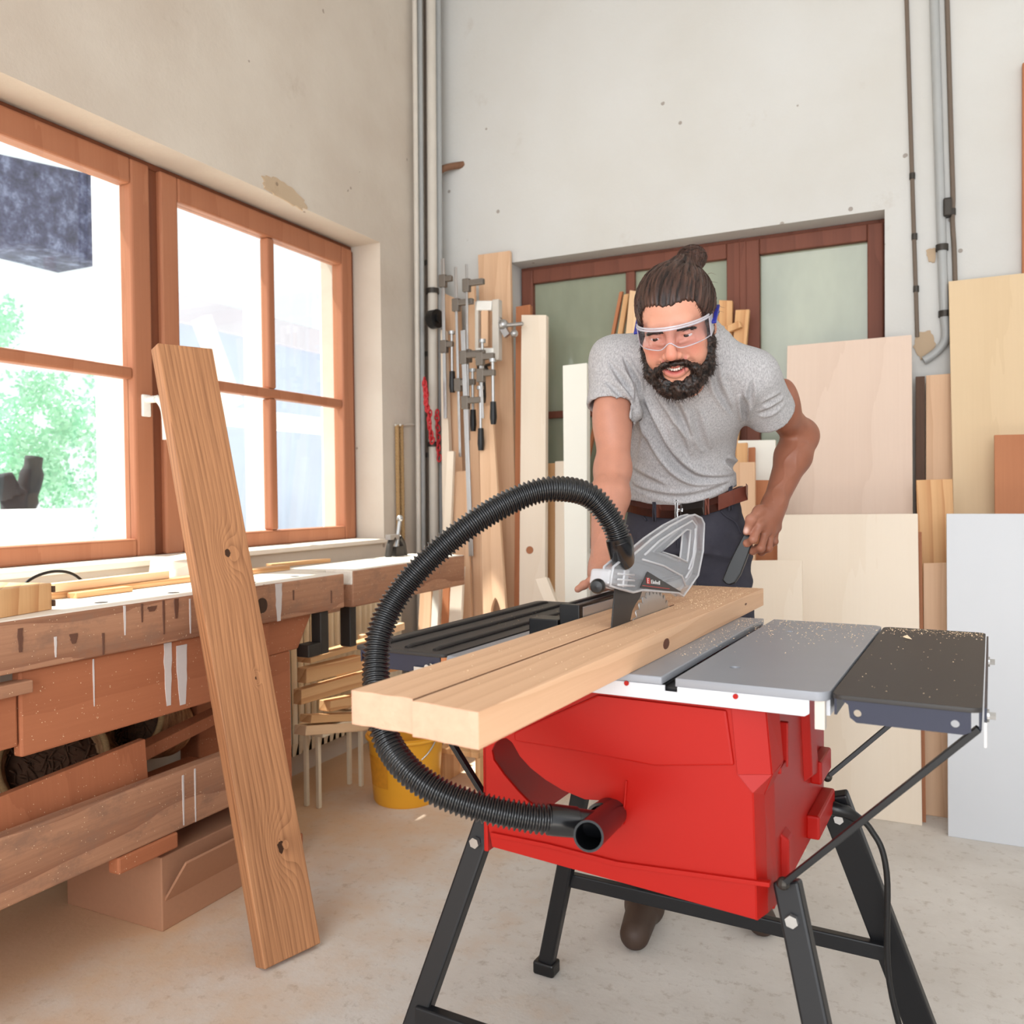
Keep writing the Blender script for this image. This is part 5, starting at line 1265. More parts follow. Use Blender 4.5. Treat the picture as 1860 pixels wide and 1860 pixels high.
# skin tint on the head
tint = np.tile(SK, (len(hp), 1)); x, y, z = hp.T
def blend(t_, c_, w_): return t_*(1-w_[:, None])+np.array(c_)*w_[:, None]
g3 = lambda c_, r_: np.exp(-(((x-c_[0])/r_[0])**2+((y-c_[1])/r_[1])**2+((z-c_[2])/r_[2])**2))
tint = blend(tint, SKR, .5*np.maximum(np.maximum(g3((0, -.118, -.03), (.018, .03, .02)), g3((.045, -.08, -.03), (.022, .04, .018))), g3((-.045, -.08, -.03), (.022, .04, .018))))
dl = np.min([np.sqrt(((x-p[0])/1)**2+(y-p[1])**2+((z-p[2])*1)**2) for p in mo], axis=0)
tint = blend(tint, lin((196, 96, 92))[:3], np.clip(1.5-dl/.0105, 0, 1)*(np.abs(x) < .027)*.9)
tint = blend(tint, lin((60, 20, 20))[:3], np.clip((y+.0915+abs(x)**1.6*-2.2)/.003, 0, 1)*(dl < .0075)*(np.abs(x) < .025))
tint = blend(tint, lin((80, 40, 32))[:3], np.maximum(g3((.0075, -.112, -.0435), (.004, .008, .004)), g3((-.0075, -.112, -.0435), (.004, .008, .004))))

# ---------------------------------------------------------------- body skin: neck, torso, arms, hands
bd = SDF((-.27, -.60, .86), (.38, .16, 1.56), .0026)
W_ = lambda v: np.array(v)
shR, elR, wrR = H(1120, 660, -.21), H(1113, 852, -.29), H(1094, 1038, -.46)
shL, elL, wrL = H(1364, 686, -.21), H(1455, 792, -.02), H(1403, 925, -.12)
nb = H(1256, 640, -.23); chest = H(1252, 745, -.14); belly = H(1246, 880, -.03)
bd.ell(chest+Vector((0, .01, .02)), (.10, .05, .10), .03).cone(belly+Vector((0, .02, 0)), chest+Vector((0, .03, 0)), .06, .06, .03)
bd.cone(nb, shR, .045, .05, .03).cone(nb, shL, .045, .05, .03)
bd.cone(nb, Vector(tohead(np.array([[0, .045, -.12]]))[0]), .058, .055, .03)
def arm(sh, el, wr, bulge, hr=1.0):
    bd.ell(sh, (hr, hr, hr*1.1), .03)
    bd.cone(sh, el, hr-.004, .037, .025)
    m_ = sh.lerp(el, .52); bd.ell(m_+bulge, (.034, .034, .06), .03)
    bd.ell(el, (.0375, .0375, .040), .02)
    f1 = el.lerp(wr, .28); bd.cone(el, f1, .036, .0425, .02); bd.cone(f1, wr, .041, .025, .02)
    bd.cone(wr-(wr-el).normalized()*.01, wr+(wr-el).normalized()*.02, .0265, .026, .02)
arm(shR, elR, wrR, Vector((-.012, -.012, 0)), .050); arm(shL, elL, wrL, Vector((.014, .0, .012)), .042)
def finger(pts, r0=.0092, r1=.0068, k=.004):
    P = [Vector(p) for p in pts]
    for i, (p, q) in enumerate(zip(P, P[1:])):
        a = r0+(r1-r0)*i/(len(P)-1); b_ = r0+(r1-r0)*(i+1)/(len(P)-1); bd.cone(p, q, a, b_, k); bd.ell(p, (a*1.08,)*3, k)
# left hand, fist round the push stick
mL = [H(1379, 955, -.165), H(1391, 965, -.155), H(1401, 966, -.14), H(1409, 958, -.122)]
for q in mL: bd.cone(wrL, q, .020, .0125, .012)
bd.cone(mL[0], mL[3], .0125, .0115, .008)
stick_top = H(1369, 958, -.146); stick_bot = H(1324, 1059, -.165)
finger([mL[0], H(1368, 980, -.180), H(1357, 987, -.160), H(1356, 978, -.140)], .0098, .0075)
finger([mL[1], H(1382, 996, -.172), H(1367, 1001, -.150), H(1361, 990, -.132)], .0098, .0075)
finger([mL[2], H(1396, 996, -.152), H(1383, 1003, -.132), H(1374, 993, -.120)], .0092, .0070)
finger([mL[3], H(1407, 984, -.130), H(1397, 993, -.115), H(1388, 985, -.108)], .0082, .0064)
bd.cone(wrL, H(1377, 932, -.150), .019, .0145, .012)
finger([H(1380, 928, -.150), H(1364, 944, -.176), H(1356, 966, -.172)], .0130, .0088, .006)
# right hand, flat on the fence
def SPt(px, py, y):
    r = r3 @ Vector(ray(px, py)); q = c3+r*((y-c3.y)/r.y); return MTi @ (S_ @ q)
FZ = TZ+.0625
def onfence(x, y, z=0.0): return MTi @ (S_ @ Vector((x, y, FZ+z)))
pw = MTi.to_3x3() @ S_.to_3x3()
wl = (S_.inverted() @ (MT @ wrR))
mR = [onfence(wl.x+.055+dx, wl.y-.085+dy, .021) for dx, dy in ((.030, .004), (.010, -.003), (-.010, .0), (-.028, .010))]
for q in mR: bd.cone(wrR, q, .021, .0125, .012)
bd.cone(mR[0], mR[3], .013, .0115, .008)
for q, (dx, L_) in zip(mR, ((.010, .072), (.0, .080), (-.010, .074), (-.022, .058))):
    p0 = S_.inverted() @ (MT @ q)
    P = [q]+[MTi @ (S_ @ Vector((p0.x+dx*f, p0.y-L_*f, p0.z+dz))) for f, dz in ((.42, .004), (.72, -.002), (1.0, -.009))]
    finger(P, .0092, .0070)
finger([wrR.lerp(mR[0], .35)+pw @ Vector((.014, 0, 0)), MTi @ (S_ @ Vector((wl.x+.097, wl.y-.07, FZ+.019))), MTi @ (S_ @ Vector((wl.x+.105, wl.y-.10, FZ+.014)))], .012, .0085, .006)
bp, bf = bd.mesh(); bp = relax(bp, bf, 2, .4)
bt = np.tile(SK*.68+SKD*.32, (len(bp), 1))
armL_shade = np.clip((bp[:, 0]-shL.x+.02)/.05, 0, 1); bt = blend(bt, SKD, armL_shade)  # left arm tinted darker, the shade on that side put into the skin colour
mot = vnoise(bp, 60, 1); bt = bt*(1+.06*mot[:, None])
nR = normals(bp, bf)
# veins along both forearms
for el, wr, sg in ((elR, wrR, -1), (elL, wrL, 1)):
    for off in (-.35, .5):
        a = np.array(el.lerp(wr, .15)); c_ = np.array(wr); ax = c_-a; tt = np.clip(((bp-a) @ ax)/(ax @ ax), 0, 1)
        side = np.cross(ax/np.linalg.norm(ax), [0, -1, 0]); lat = (bp-a) @ side
        w_ = np.exp(-((lat-.02*off-.006*np.sin(tt*14+off*5))/.0028)**2)*(nR[:, 1] < 0)*(tt > .02)*(tt < .99)*(np.linalg.norm(bp-a-tt[:, None]*ax, axis=1) < .07)
        bp = bp+nR*(w_*.0013)[:, None]
# thumb nail
nl = np.array(H(1354.5, 964, -.185)); w_ = np.exp(-(np.linalg.norm((bp-nl)*[1, .6, .8], axis=1)/.007)**4); bt = blend(bt, lin((240, 200, 186))[:3], w_)
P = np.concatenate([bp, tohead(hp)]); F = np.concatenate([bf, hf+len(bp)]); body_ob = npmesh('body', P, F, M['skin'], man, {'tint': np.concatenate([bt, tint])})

# eyes, teeth, brows
def headobj(b, name, m, **kw):
    o = b.build(name, m, man, **kw); o.data.transform(HM); return o
for s in (-1, 1):
    b = MB(); b.sphere((s*.032, -.0765, .001), .0128, u=24, v=16); e = headobj(b, 'eyeball', M['eye'] if 'eye' in M else M.setdefault('eye', plain('eye_white', (230, 222, 216), .2)), smooth=True)
    b = MB(); b.sphere((s*.032-.001, -.0855, -.0012), (.0064, .0048, .0064), u=16, v=10); headobj(b, 'iris', M.setdefault('iris', plain('dark_iris', (52, 34, 26), .15)), smooth=True)
b = MB()
for i in range(-4, 4):
    x0 = i*.0050; b.box((x0+.0025, -.0925+abs(x0+.0025)**1.6*2.4, -.0672+15*(x0+.0025)**2), (.0048, .004, .0092))
headobj(b, 'teeth', M.setdefault('teeth', plain('teeth', (246, 240, 230), .25)), bevel=.0012)
# ---------------------------------------------------------------- hair cap, bun, beard
BUN = np.array([.034, .088, .108])
hs = SDF((-.12, -.13, -.12), (.12, .18, .20), .0022)
hs.ell((0, .018, .046), (.0875, .1085, .0925), .01)
hs.ell((0, .040, .03), (.083, .088, .085), .02)
sl, X, Y, Z = hs.blk((-.12, -.13, -.12), (.12, .18, .20))
cut = -(.89*Y+.45*Z+.0362+.0105*np.cos(np.clip(X*52, -3.1, 3.1)))+.0022*np.sin(X*610)*np.sin(X*233+1)
cut = np.maximum(cut, -(Z+.075+.5*np.clip(.0-Y, 0, 1)))
hs.put(sl, cut.astype(np.float32), .01, 'int')
hs.cone((.020, .060, .112), BUN, .030, .026, .012).ell(BUN+np.array([.004, .012, .012]), (.034, .027, .030), .008)
for s in (-1, 1): hs.cone((s*.0755, -.012, .012), (s*.0745, -.014, -.035), .009, .008, .006)
kp, kf = hs.mesh(); kp = relax(kp, kf, 2, .4); kn_ = normals(kp, kf)
v = kp-BUN; ax = np.array([.12, .62, .77]); ax /= np.linalg.norm(ax); e1_ = np.cross(ax, [1, 0, 0]); e1_ /= np.linalg.norm(e1_); e2_ = np.cross(ax, e1_)
phi = np.arctan2(v @ e2_, v @ e1_); rr_ = np.linalg.norm(v, axis=1)
nz1 = vnoise(np.c_[np.cos(phi)*9, np.sin(phi)*9, rr_*9], 1.9, 2); nz2 = vnoise(np.c_[np.cos(phi)*9, np.sin(phi)*9, rr_*12], 5.2, 3)
kp = kp+kn_*(nz1*.0028+nz2*.0016)[:, None]
HA, HB = np.array(lin((24, 16, 15))[:3]), np.array(lin((98, 68, 56))[:3])
kt = HA+(HB-HA)*np.clip(.32+.35*nz1+.45*nz2, 0, 1)[:, None]
hair = npmesh('hair', tohead(kp), kf, M['hairm'], man, {'tint': kt})
def strands(name, roots_paths, r, m, cols, parent):
    V = []; Fc = []; C_ = []
    for P_, c_ in zip(roots_paths, cols):
        n0 = len(V); n = len(P_)
        for i, p in enumerate(P_):
            tg = P_[min(i+1, n-1)]-P_[max(i-1, 0)]; tg = tg/(np.linalg.norm(tg)+1e-9); u = np.cross(tg, [.3, .5, .8]); u /= np.linalg.norm(u)+1e-9; w2 = np.cross(tg, u)
            q = r*(1-.8*(i/(n-1))**2)
            for k in range(3): a = k*2.094; V.append(p+(u*math.cos(a)+w2*math.sin(a))*q); C_.append(c_)
        for i in range(n-1):
            for k in range(3): Fc.append((n0+3*i+k, n0+3*i+(k+1) % 3, n0+3*i+3+(k+1) % 3, n0+3*i+3+k))
    return npmesh(name, tohead(np.array(V)), np.array(Fc), m, parent, {'tint': np.array(C_)})
rg = np.random.default_rng(4)
paths = []; cols = []
sel = rg.choice(len(kp), 1500)
for i in sel:
    p = kp[i].copy(); 
    if np.linalg.norm(p-BUN) < .035: continue
    P_ = [p+kn_[i]*.0006]; 
    for k in range(5):
        d = BUN-P_[-1]; L_ = np.linalg.norm(d)
        if L_ < .035: break
        q = P_[-1]+d/L_*.011; c0 = np.array([0, .022, .044]); rel_ = (q-c0)/np.array([.0885, .1055, .0935]); s_ = np.linalg.norm(rel_)
        if s_ < 1.005: q = c0+rel_/s_*1.012*np.array([.0885, .1055, .0935])
        P_.append(q+rg.normal(0, .0004, 3))
    if len(P_) > 2: paths.append(P_); cols.append(HA+(HB*1.15-HA)*rg.random()**1.5)
# flyaways and bun loops
for k in range(60):
    th = rg.uniform(0, 6.28); a = BUN+np.array([.004, .012, .012]); u = rg.normal(0, 1, 3); u /= np.linalg.norm(u); w2 = np.cross(u, rg.normal(0, 1, 3)); w2 /= np.linalg.norm(w2)
    paths.append([a+(u*math.cos(t_)+w2*math.sin(t_))*np.array([.036, .029, .032]) for t_ in np.linspace(0, rg.uniform(1.2, 2.6), 8)]); cols.append(HA+(HB-HA)*rg.random())
for k in range(16):
    p = np.array([rg.uniform(.05, .085), rg.uniform(-.01, .06), rg.uniform(-.02, .09)]); paths.append([p+np.array([.006*i, rg.normal(0, .002), .004*i-.0012*i*i+rg.normal(0, .001)]) for i in range(5)]); cols.append(HB)
sh_ = strands('hair_strands', paths, .00055, M['hairm'], cols, hair); tag(sh_, kind='stuff')
# beard
br = SDF((-.10, -.15, -.19), (.10, .04, .03), .0022)
for s in (-1, 1):
    br.cone((s*.0745, -.010, .0), (s*.070, -.020, -.045), .0085, .0125, .01).cone((s*.070, -.020, -.045), (s*.057, -.046, -.085), .0135, .020, .012)
    br.cone((s*.057, -.046, -.085), (s*.028, -.075, -.108), .019, .021, .014)
    br.cone((0, -.1035, -.0525), (s*.024, -.099, -.0555), .0055, .0062, .005).cone((s*.024, -.099, -.0555), (s*.042, -.084, -.074), .0062, .0085, .006).cone((s*.042, -.084, -.074), (s*.047, -.072, -.100), .0095, .013, .008)
br.cone((-.026, -.076, -.108), (.026, -.076, -.108), .021, k=.014).ell((0, -.082, -.117), (.032, .026, .021), .012)
br.cone((0, -.094, -.096), (0, -.095, -.106), .0085, .012, .006)
br.ell((0, -.106, -.0765), (.0275, .020, .0175), .006, 'sub')
gp, gf = br.mesh(); gn = normals(gp, gf)
bn1 = vnoise(gp, 120, 5); bn2 = vnoise(gp, 300, 6); gp = gp+gn*(bn1*.0022+bn2*.0016)[:, None]
BA, BB = np.array(lin((18, 13, 12))[:3]), np.array(lin((84, 62, 52))[:3])
beard = npmesh('beard', tohead(gp), gf, M['hairm'], man, {'tint': BA+(BB-BA)*np.clip(.2+.5*bn2+.3*bn1, 0, 1)[:, None]})
paths = []; cols = []
for i in rg.choice(len(gp), 1900):
    p = gp[i]; n_ = gn[i]; d = n_*.45+np.array([0, -.10, -.65])+rg.normal(0, .32, 3); d /= np.linalg.norm(d); cv = rg.normal(0, 1, 3); L_ = rg.uniform(.005, .012)
    paths.append([p+d*L_*t_+cv*L_*.32*t_*t_ for t_ in (0, .33, .66, 1)]); cols.append(BA+(BB*1.1-BA)*rg.random()**1.6)
tag(strands('beard_strands', paths, .0005, M['hairm'], cols, beard), kind='stuff')
paths = []; cols = []
for s in (-1, 1):
    for k in range(210):
        t_ = rg.random(); p = np.array([s*(.012+.038*t_), -.0925+.016*t_*t_, .0150-.001*t_-.004*t_*t_+rg.normal(0, .0018)]); d = np.array([s*.9, -.1, .35-.6*t_]); d /= np.linalg.norm(d)
        paths.append([p+d*.007*u_ for u_ in (0, .5, 1)]); cols.append(BA)
tag(strands('eyebrows', paths, .00075, M['hairm'], cols, man), kind='stuff')

# ---------------------------------------------------------------- safety glasses
M['lens'] = glass('clear_lens', (.97, .96, .99), .012, .02, facing=.10)
M['lens_frame'] = glass('clear_frame', (.8, .8, .88), .16, .08, .38, (.92, .9, .95))
M['blue_plastic'] = plain('blue_plastic', (40, 48, 150), .35)
sg = empty('safety_glasses', parent=man); sg.matrix_local = HM @ Matrix.Translation((0, 0, .007)) @ Matrix.Diagonal((.96, 1, .92, 1))
def lensp(a, z):                       # wraparound: angle a from the middle
    return Vector((.081*math.sin(a), -.020-.098*math.cos(a)+.012*(1-math.cos(a))-(.010 if z > 0 else 0)*z/.02, z-.010*(1-math.cos(a))))
b = MB(); na = 30; amax = 1.32
def zlo(a): return -.028+.016*math.exp(-(a/.16)**2)+.004*abs(a)
for i in range(na):
    a0, a1 = -amax+2*amax*i/na, -amax+2*amax*(i+1)/na
    rows = 5
    for j in range(rows):
        f = lambda a, j: lensp(a, zlo(a)+(.021-zlo(a))*j/rows)
        b.quad(f(a0, j), f(a1, j), f(a1, j+1), f(a0, j+1))
bmesh.ops.remove_doubles(b.bm, verts=b.bm.verts, dist=1e-5)
b.build('lens', M['lens'], sg, smooth=True, solid=.0016)
AA = np.linspace(-amax, amax, 41)
b = MB(); b.tube([lensp(a, .0215) for a in AA], .0024, 8); b.build('brow_bar', M['lens_frame'], sg, smooth=True)
b = MB(); b.tube([lensp(a, .0255)+Vector((0, .006, 0)) for a in AA], .0022, 8); b.build('brow_guard', M['lens_frame'], sg, smooth=True)
b = MB(); b.tube([lensp(a, zlo(a)) for a in AA], .0013, 8); b.build('lens_rim', M['lens_frame'], sg, smooth=True)
for s in (-1, 1):
    e0 = lensp(s*amax, -.004)
    b = MB(); b.hexa([e0+Vector((-.001, -.012, -.020)), e0+Vector((.001, -.012, -.020)), e0+Vector((.001, -.012, .026)), e0+Vector((-.001, -.012, .026))], [e0+Vector((s*.004-.001, .022, -.014)), e0+Vector((s*.004+.001, .022, -.014)), e0+Vector((s*.004+.001, .022, .022)), e0+Vector((s*.004-.001, .022, .022))])
    b.build('side_shield', M['lens_frame'], sg, bevel=.0008)
    b = MB(); b.bar(e0+Vector((s*.006, .004, .006)), Vector((s*.088, .045, .010)), .006, .013, up=(1, 0, 0)); b.bar(Vector((s*.088, .045, .010)), Vector((s*.086, .062, -.012)), .005, .008, up=(1, 0, 0)); b.build('temple', M['blue_plastic'], sg, bevel=.0015)

# ---------------------------------------------------------------- t-shirt
ts = SDF((-.30, -.42, 1.02), (.36, .18, 1.58), .0034)
def st(px0, px1, py, dy, ry):
    a, c_ = H(px0, py, dy), H(px1, py, dy); return (a.z, (a.x+c_.x)/2, dy, (c_.x-a.x)/2, ry)
ts.tubez([st(1136, 1342, 930, -.010, .112), st(1137, 1338, 890, -.025, .116), st(1141, 1334, 840, -.055, .118), st(1143, 1342, 790, -.095, .116), st(1144, 1358, 740, -.135, .118), st(1148, 1360, 700, -.17, .115), st(1165, 1345, 660, -.20, .09), st(1200, 1315, 625, -.225, .07)])
ts.cone(nb, shR, .060, .060, .05).cone(nb, shL, .060, .056, .05)
ts.ell(chest+Vector((0, -.01, .03)), (.125, .112, .12), .04)
ts.cone(nb, nb+Vector((0, -.012, .03)), .073, .066, .03)
slR = sR1 = H(1112, 752, -.248); slL = H(1404, 754, -.12)
ts.cone(shR, slR, .062, .061, .03, sq=(1, 1, 1)).cone(shL, slL, .058, .058, .03)
def cutcap(end, frm, r):
    d = (end-frm).normalized(); n_ = np.array(d); e = np.array(end-d*.008)
    sl, X, Y, Z = ts.blk(np.array(end)-.11, np.array(end)+.11)
    pl_ = (X-e[0])*n_[0]+(Y-e[1])*n_[1]+(Z-e[2])*n_[2]; rad_ = np.sqrt((X-end.x)**2+(Y-end.y)**2+(Z-end.z)**2)
    A = ts.D[sl]; ts.D[sl] = np.where(rad_ < .092, np.maximum(A, pl_), A)
    i_ = end-d*.05; ts.cone(i_, end+d*.05, r, r, .004, 'sub')
slx = shR.lerp(slR, .93)
def sleeve_cut(end, frm, r, side):
    d = (end-frm).normalized(); n_ = np.array(d); e = np.array(end)
    sl, X, Y, Z = ts.blk(np.array(end)-.10, np.array(end)+.10)
    pl_ = (X-e[0])*n_[0]+(Y-e[1])*n_[1]+(Z-e[2])*n_[2]
    lim = (X-side[0])*side[1]                                  # only outside the torso
    A = ts.D[sl]; ts.D[sl] = np.where((lim > 0) & (pl_ > -.03), np.maximum(A, pl_), A)
    ts.cone(end-d*.035, end+d*.04, r, r, .004, 'sub')
sleeve_cut(H(1112, 740, -.247), shR, .052, (H(1149, 740, -.2).x, -1))
sleeve_cut(H(1401, 746, -.12), shL, .050, (H(1354, 745, -.15).x, 1))
sl, X, Y, Z = ts.blk((-.3, -.42, 1.02), (.36, .18, 1.58))
h0, h1, h2 = H(1140, 905, -.03), H(1238, 921, -.13), H(1332, 884, -.03)
zc = np.interp(X.ravel(), [h0.x, (h0.x+h1.x)/2, h1.x, (h1.x+h2.x)/2, h2.x], [h0.z, (h0.z+h1.z)/2-.006, h1.z, (h1.z+h2.z)/2-.006, h2.z])[:, None, None]
ts.put(sl, (zc-Z+0*X+0*Y).astype(np.float32), .01, 'int')
tp, tf = ts.mesh(); tp = relax(tp, tf, 3, .5); tn = normals(tp, tf)
def fold(px, A, w, front=True):
    global tp
    Q = np.array([[H(a, b_, -.2).x, H(a, b_, -.2).z] for a, b_ in px])
    Q = np.array(spline([(q[0], q[1], 0) for q in Q], 6))[:, :2] if len(Q) > 2 else Q
    # scale from the -.2 plane to each vertex depth
    k = (MC.y-tp[:, 1])/(MC.y+.2); X_ = MC.x+(tp[:, 0]-MC.x)/k; Z_ = MC.z+(tp[:, 2]-MC.z)/k
    best = np.full(len(tp), 9.); amp = np.zeros(len(tp)); sgn = np.zeros(len(tp))
    for i in range(len(Q)-1):
        a, c_ = Q[i], Q[i+1]; d = c_-a; L2 = d @ d+1e-12; t_ = np.clip(((X_-a[0])*d[0]+(Z_-a[1])*d[1])/L2, 0, 1)
        ex, ez = X_-a[0]-t_*d[0], Z_-a[1]-t_*d[1]; ds = np.hypot(ex, ez); fr_ = (i+t_)/(len(Q)-1); wt = np.sin(np.clip(fr_, .08, .92)*math.pi)**.5
        ds = ds/np.maximum(wt, .3); mk = ds < best; amp = np.where(mk, np.sin(np.clip(fr_, 0, 1)*math.pi)**.8, amp); best = np.where(mk, ds, best); sgn = np.where(mk, np.sign(ex*d[1]-ez*d[0]), sgn)
    u = best/w; disp = -A*np.exp(-u*u)+A*.75*np.exp(-((u-1.9)/.8)**2)
    tp = tp+tn*(disp*amp*(tn[:, 1] < .25))[:, None]
for px, A, w_ in [
    ([(1159, 680), (1164, 725), (1180, 764), (1200, 805), (1226, 841), (1252, 862), (1278, 870), (1330, 867)], .009, .009),
    ([(1186, 685), (1205, 712), (1226, 738), (1242, 769), (1256, 795)], .007, .0085),
    ([(1299, 640), (1301, 692), (1312, 720), (1332, 755)], .005, .007),
    ([(1349, 715), (1352, 740), (1353, 765)], .007, .006),
    ([(1131, 645), (1147, 680), (1154, 702), (1156, 730)], .007, .007),
    ([(1105, 655), (1124, 682), (1140, 705), (1152, 730)], .006, .007),
    ([(1098, 690), (1115, 705), (1135, 725), (1148, 738)], .004, .006),
    ([(1150, 742), (1156, 790), (1150, 840)], .005, .008),
    ([(1318, 835), (1330, 845), (1336, 858)], .006, .006),
    ([(1225, 770), (1236, 800), (1250, 830)], .004, .008),
    ([(1262, 740), (1268, 780), (1285, 820)], .0035, .009),
    ([(1366, 690), (1362, 720), (1358, 750)], .005, .006),
    ([(1385, 735), (1402, 728), (1420, 715)], .003, .005),
    ([(1378, 752), (1400, 745), (1424, 728)], .003, .005),
    ([(1145, 880), (1190, 898), (1240, 903), (1290, 892), (1330, 872)], .0028, .006),
    ([(1142, 850), (1170, 870), (1210, 885)], .004, .008)]:
    fold(px, A*1.7, w_)
tp = tp+tn*(vnoise(tp, 16, 8)*.003+vnoise(tp, 42, 9)*.0011)[:, None]
tp = relax(tp, tf, 1, .4)
shirt = npmesh('t_shirt', tp, tf, M['jersey'], man)
# neck rib
b = MB(); c_ = nb+Vector((0, -.006, .045)); P_ = [c_+Vector((.067*math.cos(a), .060*math.sin(a)-.004, -.026*(-math.sin(a))**1 if math.sin(a) < 0 else .004)) for a in [2*math.pi*i/40 for i in range(40)]]
b.tube(P_, .0075, 10, closed=True); b.build('collar', M['jersey'], shirt, smooth=True)

# ---------------------------------------------------------------- trousers, belt, boots
tr = SDF((-.26, -.20, .04), (.26, .22, 1.12), .005)
tr.tubez([st(1139, 1352, 1000, 0, .120), st(1138, 1351, 960, -.003, .118), st(1139, 1346, 930, -.008, .112), st(1140, 1341, 900, -.014, .108)])
pc = H(1246, 1000, 0)
for s, kx, ky, fx, fy in ((-1, -.105, -.05, -.11, -.02), (1, .12, .0, .15, .10)):
    hip = Vector((pc.x+s*.072, .0, pc.z-.02)); kn2 = Vector((pc.x+kx, ky, .50)); an = Vector((pc.x+fx, fy, .09))
    tr.cone(hip, kn2, .088, .066, .05); tr.cone(kn2, an, .064, .052, .04)
sl, X, Y, Z = tr.blk((-.26, -.2, .04), (.26, .22, 1.12))
b0, b1 = H(1140, 893, -.02), H(1345, 872, -.02)
zt_ = b0.z+(X-b0.x)*(b1.z-b0.z)/(b1.x-b0.x)
tr.put(sl, (Z-zt_+.012+0*Y).astype(np.float32), .01, 'int'); tr.put(sl, (.06-Z+0*X+0*Y).astype(np.float32), .01, 'int')
rp, rf = tr.mesh(); rp = relax(rp, rf, 2, .5); rn = normals(rp, rf)
rp = rp+rn*(vnoise(rp*np.array([1, 1, 2.2]), 18, 11)*.004+vnoise(rp, 60, 12)*.0012)[:, None]
trousers = npmesh('trousers', rp, rf, M['denim'], man)
def seam(px, dy, r, name='pocket_seam', m='denim'):
    b = MB(); Q = []
    for p in spline([H(a, c_, dy) for a, c_ in px], 6): 
        i = np.argmin(np.hypot(rp[:, 0]-p.x, rp[:, 2]-p.z)+(rn[:, 1] > -.1)*9); Q.append(Vector(rp[i])+Vector(rn[i])*.001)
    Q = [sum(Q[max(0, i-2):i+3], Vector())/len(Q[max(0, i-2):i+3]) for i in range(len(Q))]
    b.tube(Q, r, 6); return b.build(name, M[m], trousers, smooth=True)
seam([(1308, 925), (1318, 938), (1338, 950), (1348, 975)], -.1, .003); seam([(1144, 930), (1160, 928), (1176, 950)], -.1, .003); seam([(1228, 935), (1230, 970), (1232, 1010)], -.1, .003, 'fly_seam')
def waist(a, dz, off=.0):
    x_ = (H(1139, 905, -.012).x+H(1344, 905, -.012).x)/2; rx = (H(1344, 905, -.012).x-H(1139, 905, -.012).x)/2+off
    xx_ = x_+rx*math.cos(a); return Vector((xx_, -.012+(.109+off)*math.sin(a), zbelt(xx_)+dz))
zb0, zb1 = H(1143, 916, -.06), H(1345, 897, -.06); zmid = H(1240, 926, -.12)
def zbelt(x_): 
    u = (x_-zb0.x)/(zb1.x-zb0.x); return zb0.z*(1-u)+zb1.z*u+(zmid.z-(zb0.z+zb1.z)/2)*max(0, 1-(2*u-1)**2)
b = MB(); nB = 72; hB = .019
ring = [2*math.pi*i/nB for i in range(nB+1)]
for a0, a1 in zip(ring, ring[1:]):
    b.hexa([waist(a0, -hB, .003), waist(a1, -hB, .003), waist(a1, hB, .003), waist(a0, hB, .003)], [waist(a0, -hB, .0075), waist(a1, -hB, .0075), waist(a1, hB, .0075), waist(a0, hB, .0075)])
bmesh.ops.remove_doubles(b.bm, verts=b.bm.verts, dist=1e-5)
belt = b.build('belt', M['leather'], man, smooth=40)
def bandseg(name, a0, a1, off0, off1, h_, m, n=10, parent=belt):
    b = MB(); A = [a0+(a1-a0)*i/n for i in range(n+1)]
    for p, q in zip(A, A[1:]):
        b.hexa([waist(p, -h_, off0), waist(q, -h_, off0), waist(q, h_, off0), waist(p, h_, off0)], [waist(p, -h_, off1), waist(q, -h_, off1), waist(q, h_, off1), waist(p, h_, off1)])
    bmesh.ops.remove_doubles(b.bm, verts=b.bm.verts, dist=1e-5); return b.build(name, m, parent, smooth=40)
A_ = lambda px: -math.acos(max(-1, min(1, (H(px, 915, -.1).x-(H(1139, 905, -.012).x+H(1344, 905, -.012).x)/2)/((H(1344, 905, -.012).x-H(1139, 905, -.012).x)/2))))
bandseg('belt_tongue', A_(1236), A_(1276), .0076, .0112, .019, M['leather_dark'])
bandseg('buckle', A_(1227), A_(1232), .0076, .0125, .025, M['steel'], 2); bandseg('buckle', A_(1232), A_(1240), .0076, .0115, .004, M['steel'], 2)
bandseg('belt_keeper', A_(1277), A_(1284), .0076, .0122, .0205, M['leather'], 2)
for px in (1192, 1322): bandseg('belt_loop', A_(px-3), A_(px+3), .0076, .0105, .029, M['denim'], 2, trousers)
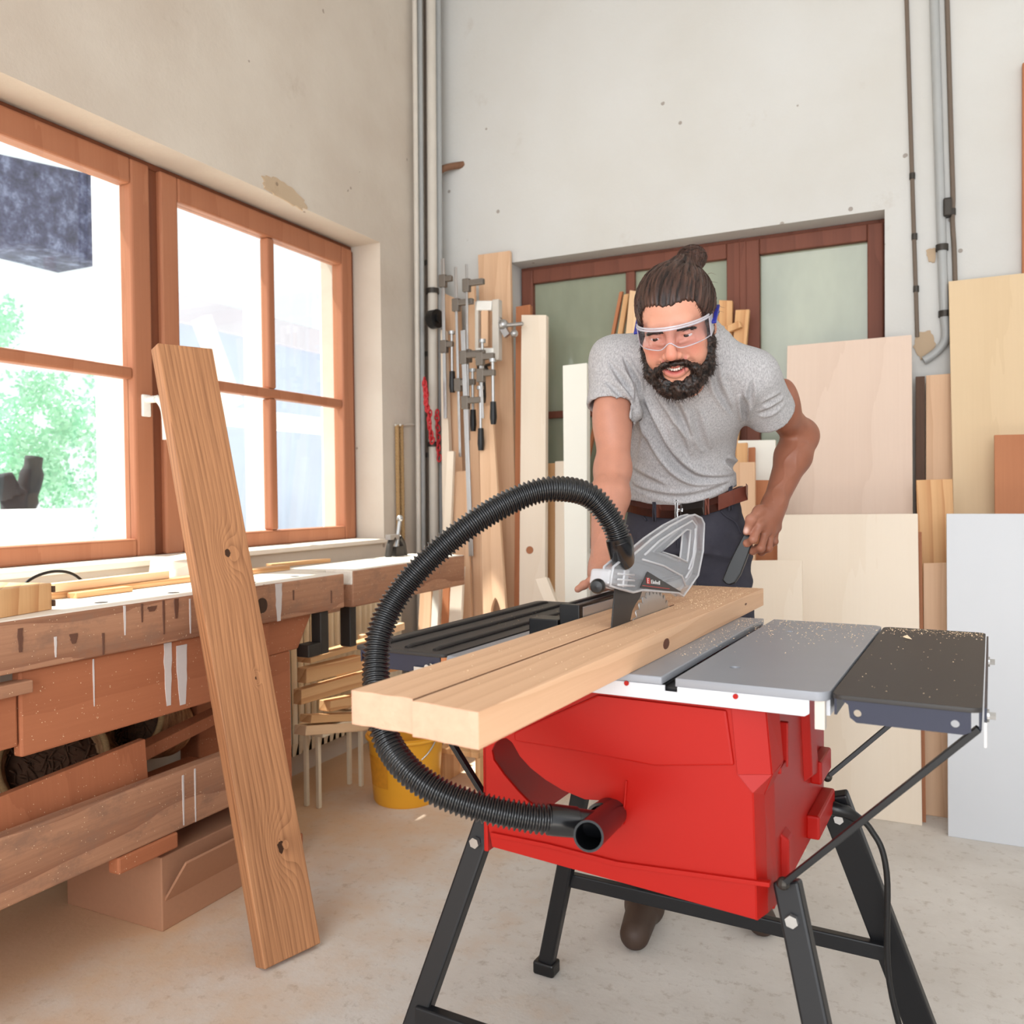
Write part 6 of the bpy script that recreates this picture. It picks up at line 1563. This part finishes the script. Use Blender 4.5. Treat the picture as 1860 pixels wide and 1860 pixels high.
# loose belt end standing off at the right hip
b = MB(); P_ = [waist(A_(1300), 0, .010), waist(A_(1325), 0, .014), waist(A_(1340), .002, .022)+Vector((.006, -.004, .0)), H(1355, 887, -.09)]
for p, q, h_, g_ in zip(P_, P_[1:], (.018, .018, .018), (.018, .018, .013)):
    b.hexa([p+Vector((0, 0, -h_)), q+Vector((0, 0, -g_)), q+Vector((0, 0, g_)), p+Vector((0, 0, h_))], [p+Vector((0, .004, -h_)), q+Vector((0, .004, -g_)), q+Vector((0, .004, g_)), p+Vector((0, .004, h_))])
b.build('belt_end', M['leather'], belt, bevel=.001)
for s, fx, fy, rz in ((-1, -.11, -.02, -.12), (1, .15, .10, .2)):
    bo = SDF((-.07, -.22, 0), (.07, .09, .16), .005)
    bo.cone((0, 0, .04), (0, .01, .13), .046, .050, .02).cone((0, -.02, .04), (0, -.15, .034), .043, .036, .03).cone((0, .03, .035), (0, .0, .035), .036, .04, .02)
    sl, X, Y, Z = bo.blk((-.07, -.22, 0), (.07, .09, .16)); bo.put(sl, (.004-Z+0*X+0*Y).astype(np.float32), .01, 'int')
    p_, f_ = bo.mesh(); p_ = relax(p_, f_, 1, .5); Rz = np.array(Matrix.Rotation(rz, 3, 'Z')); p_ = p_ @ Rz.T+np.array([pc.x+fx, fy, -.003])
    npmesh('boot', p_, f_, M['boot'], man)

# ---------------------------------------------------------------- push stick
d_ = (stick_top-stick_bot); z_ = d_.normalized(); y_ = Vector((.25, 1, 0)); y_ = (y_-z_*y_.dot(z_)).normalized(); x_ = y_.cross(z_)
L_ = d_.length
lp = [(-.014, 0), (-.006, -.004), (.004, -.003), (.012, .006), (.0155, .03), (.0135, L_*.5), (.010, L_*.8), (.0085, L_+.01), (.004, L_+.016), (-.004, L_+.016), (-.0085, L_+.01), (-.0125, L_*.8), (-.015, L_*.45), (-.0155, .04)]
ps = outline('push_stick', [[(q[0]*1.12, q[1]) for q in lp]], .018, M['black_plastic'], None, Matrix(((1, 0, 0, 0), (0, 0, -1, 0), (0, 1, 0, 0), (0, 0, 0, 1))), bevel=.004)
ps.matrix_world = MT @ frame(stick_bot, x_, y_, z_)
tag(ps, 'black push stick held against the far end of the plank', 'push stick')
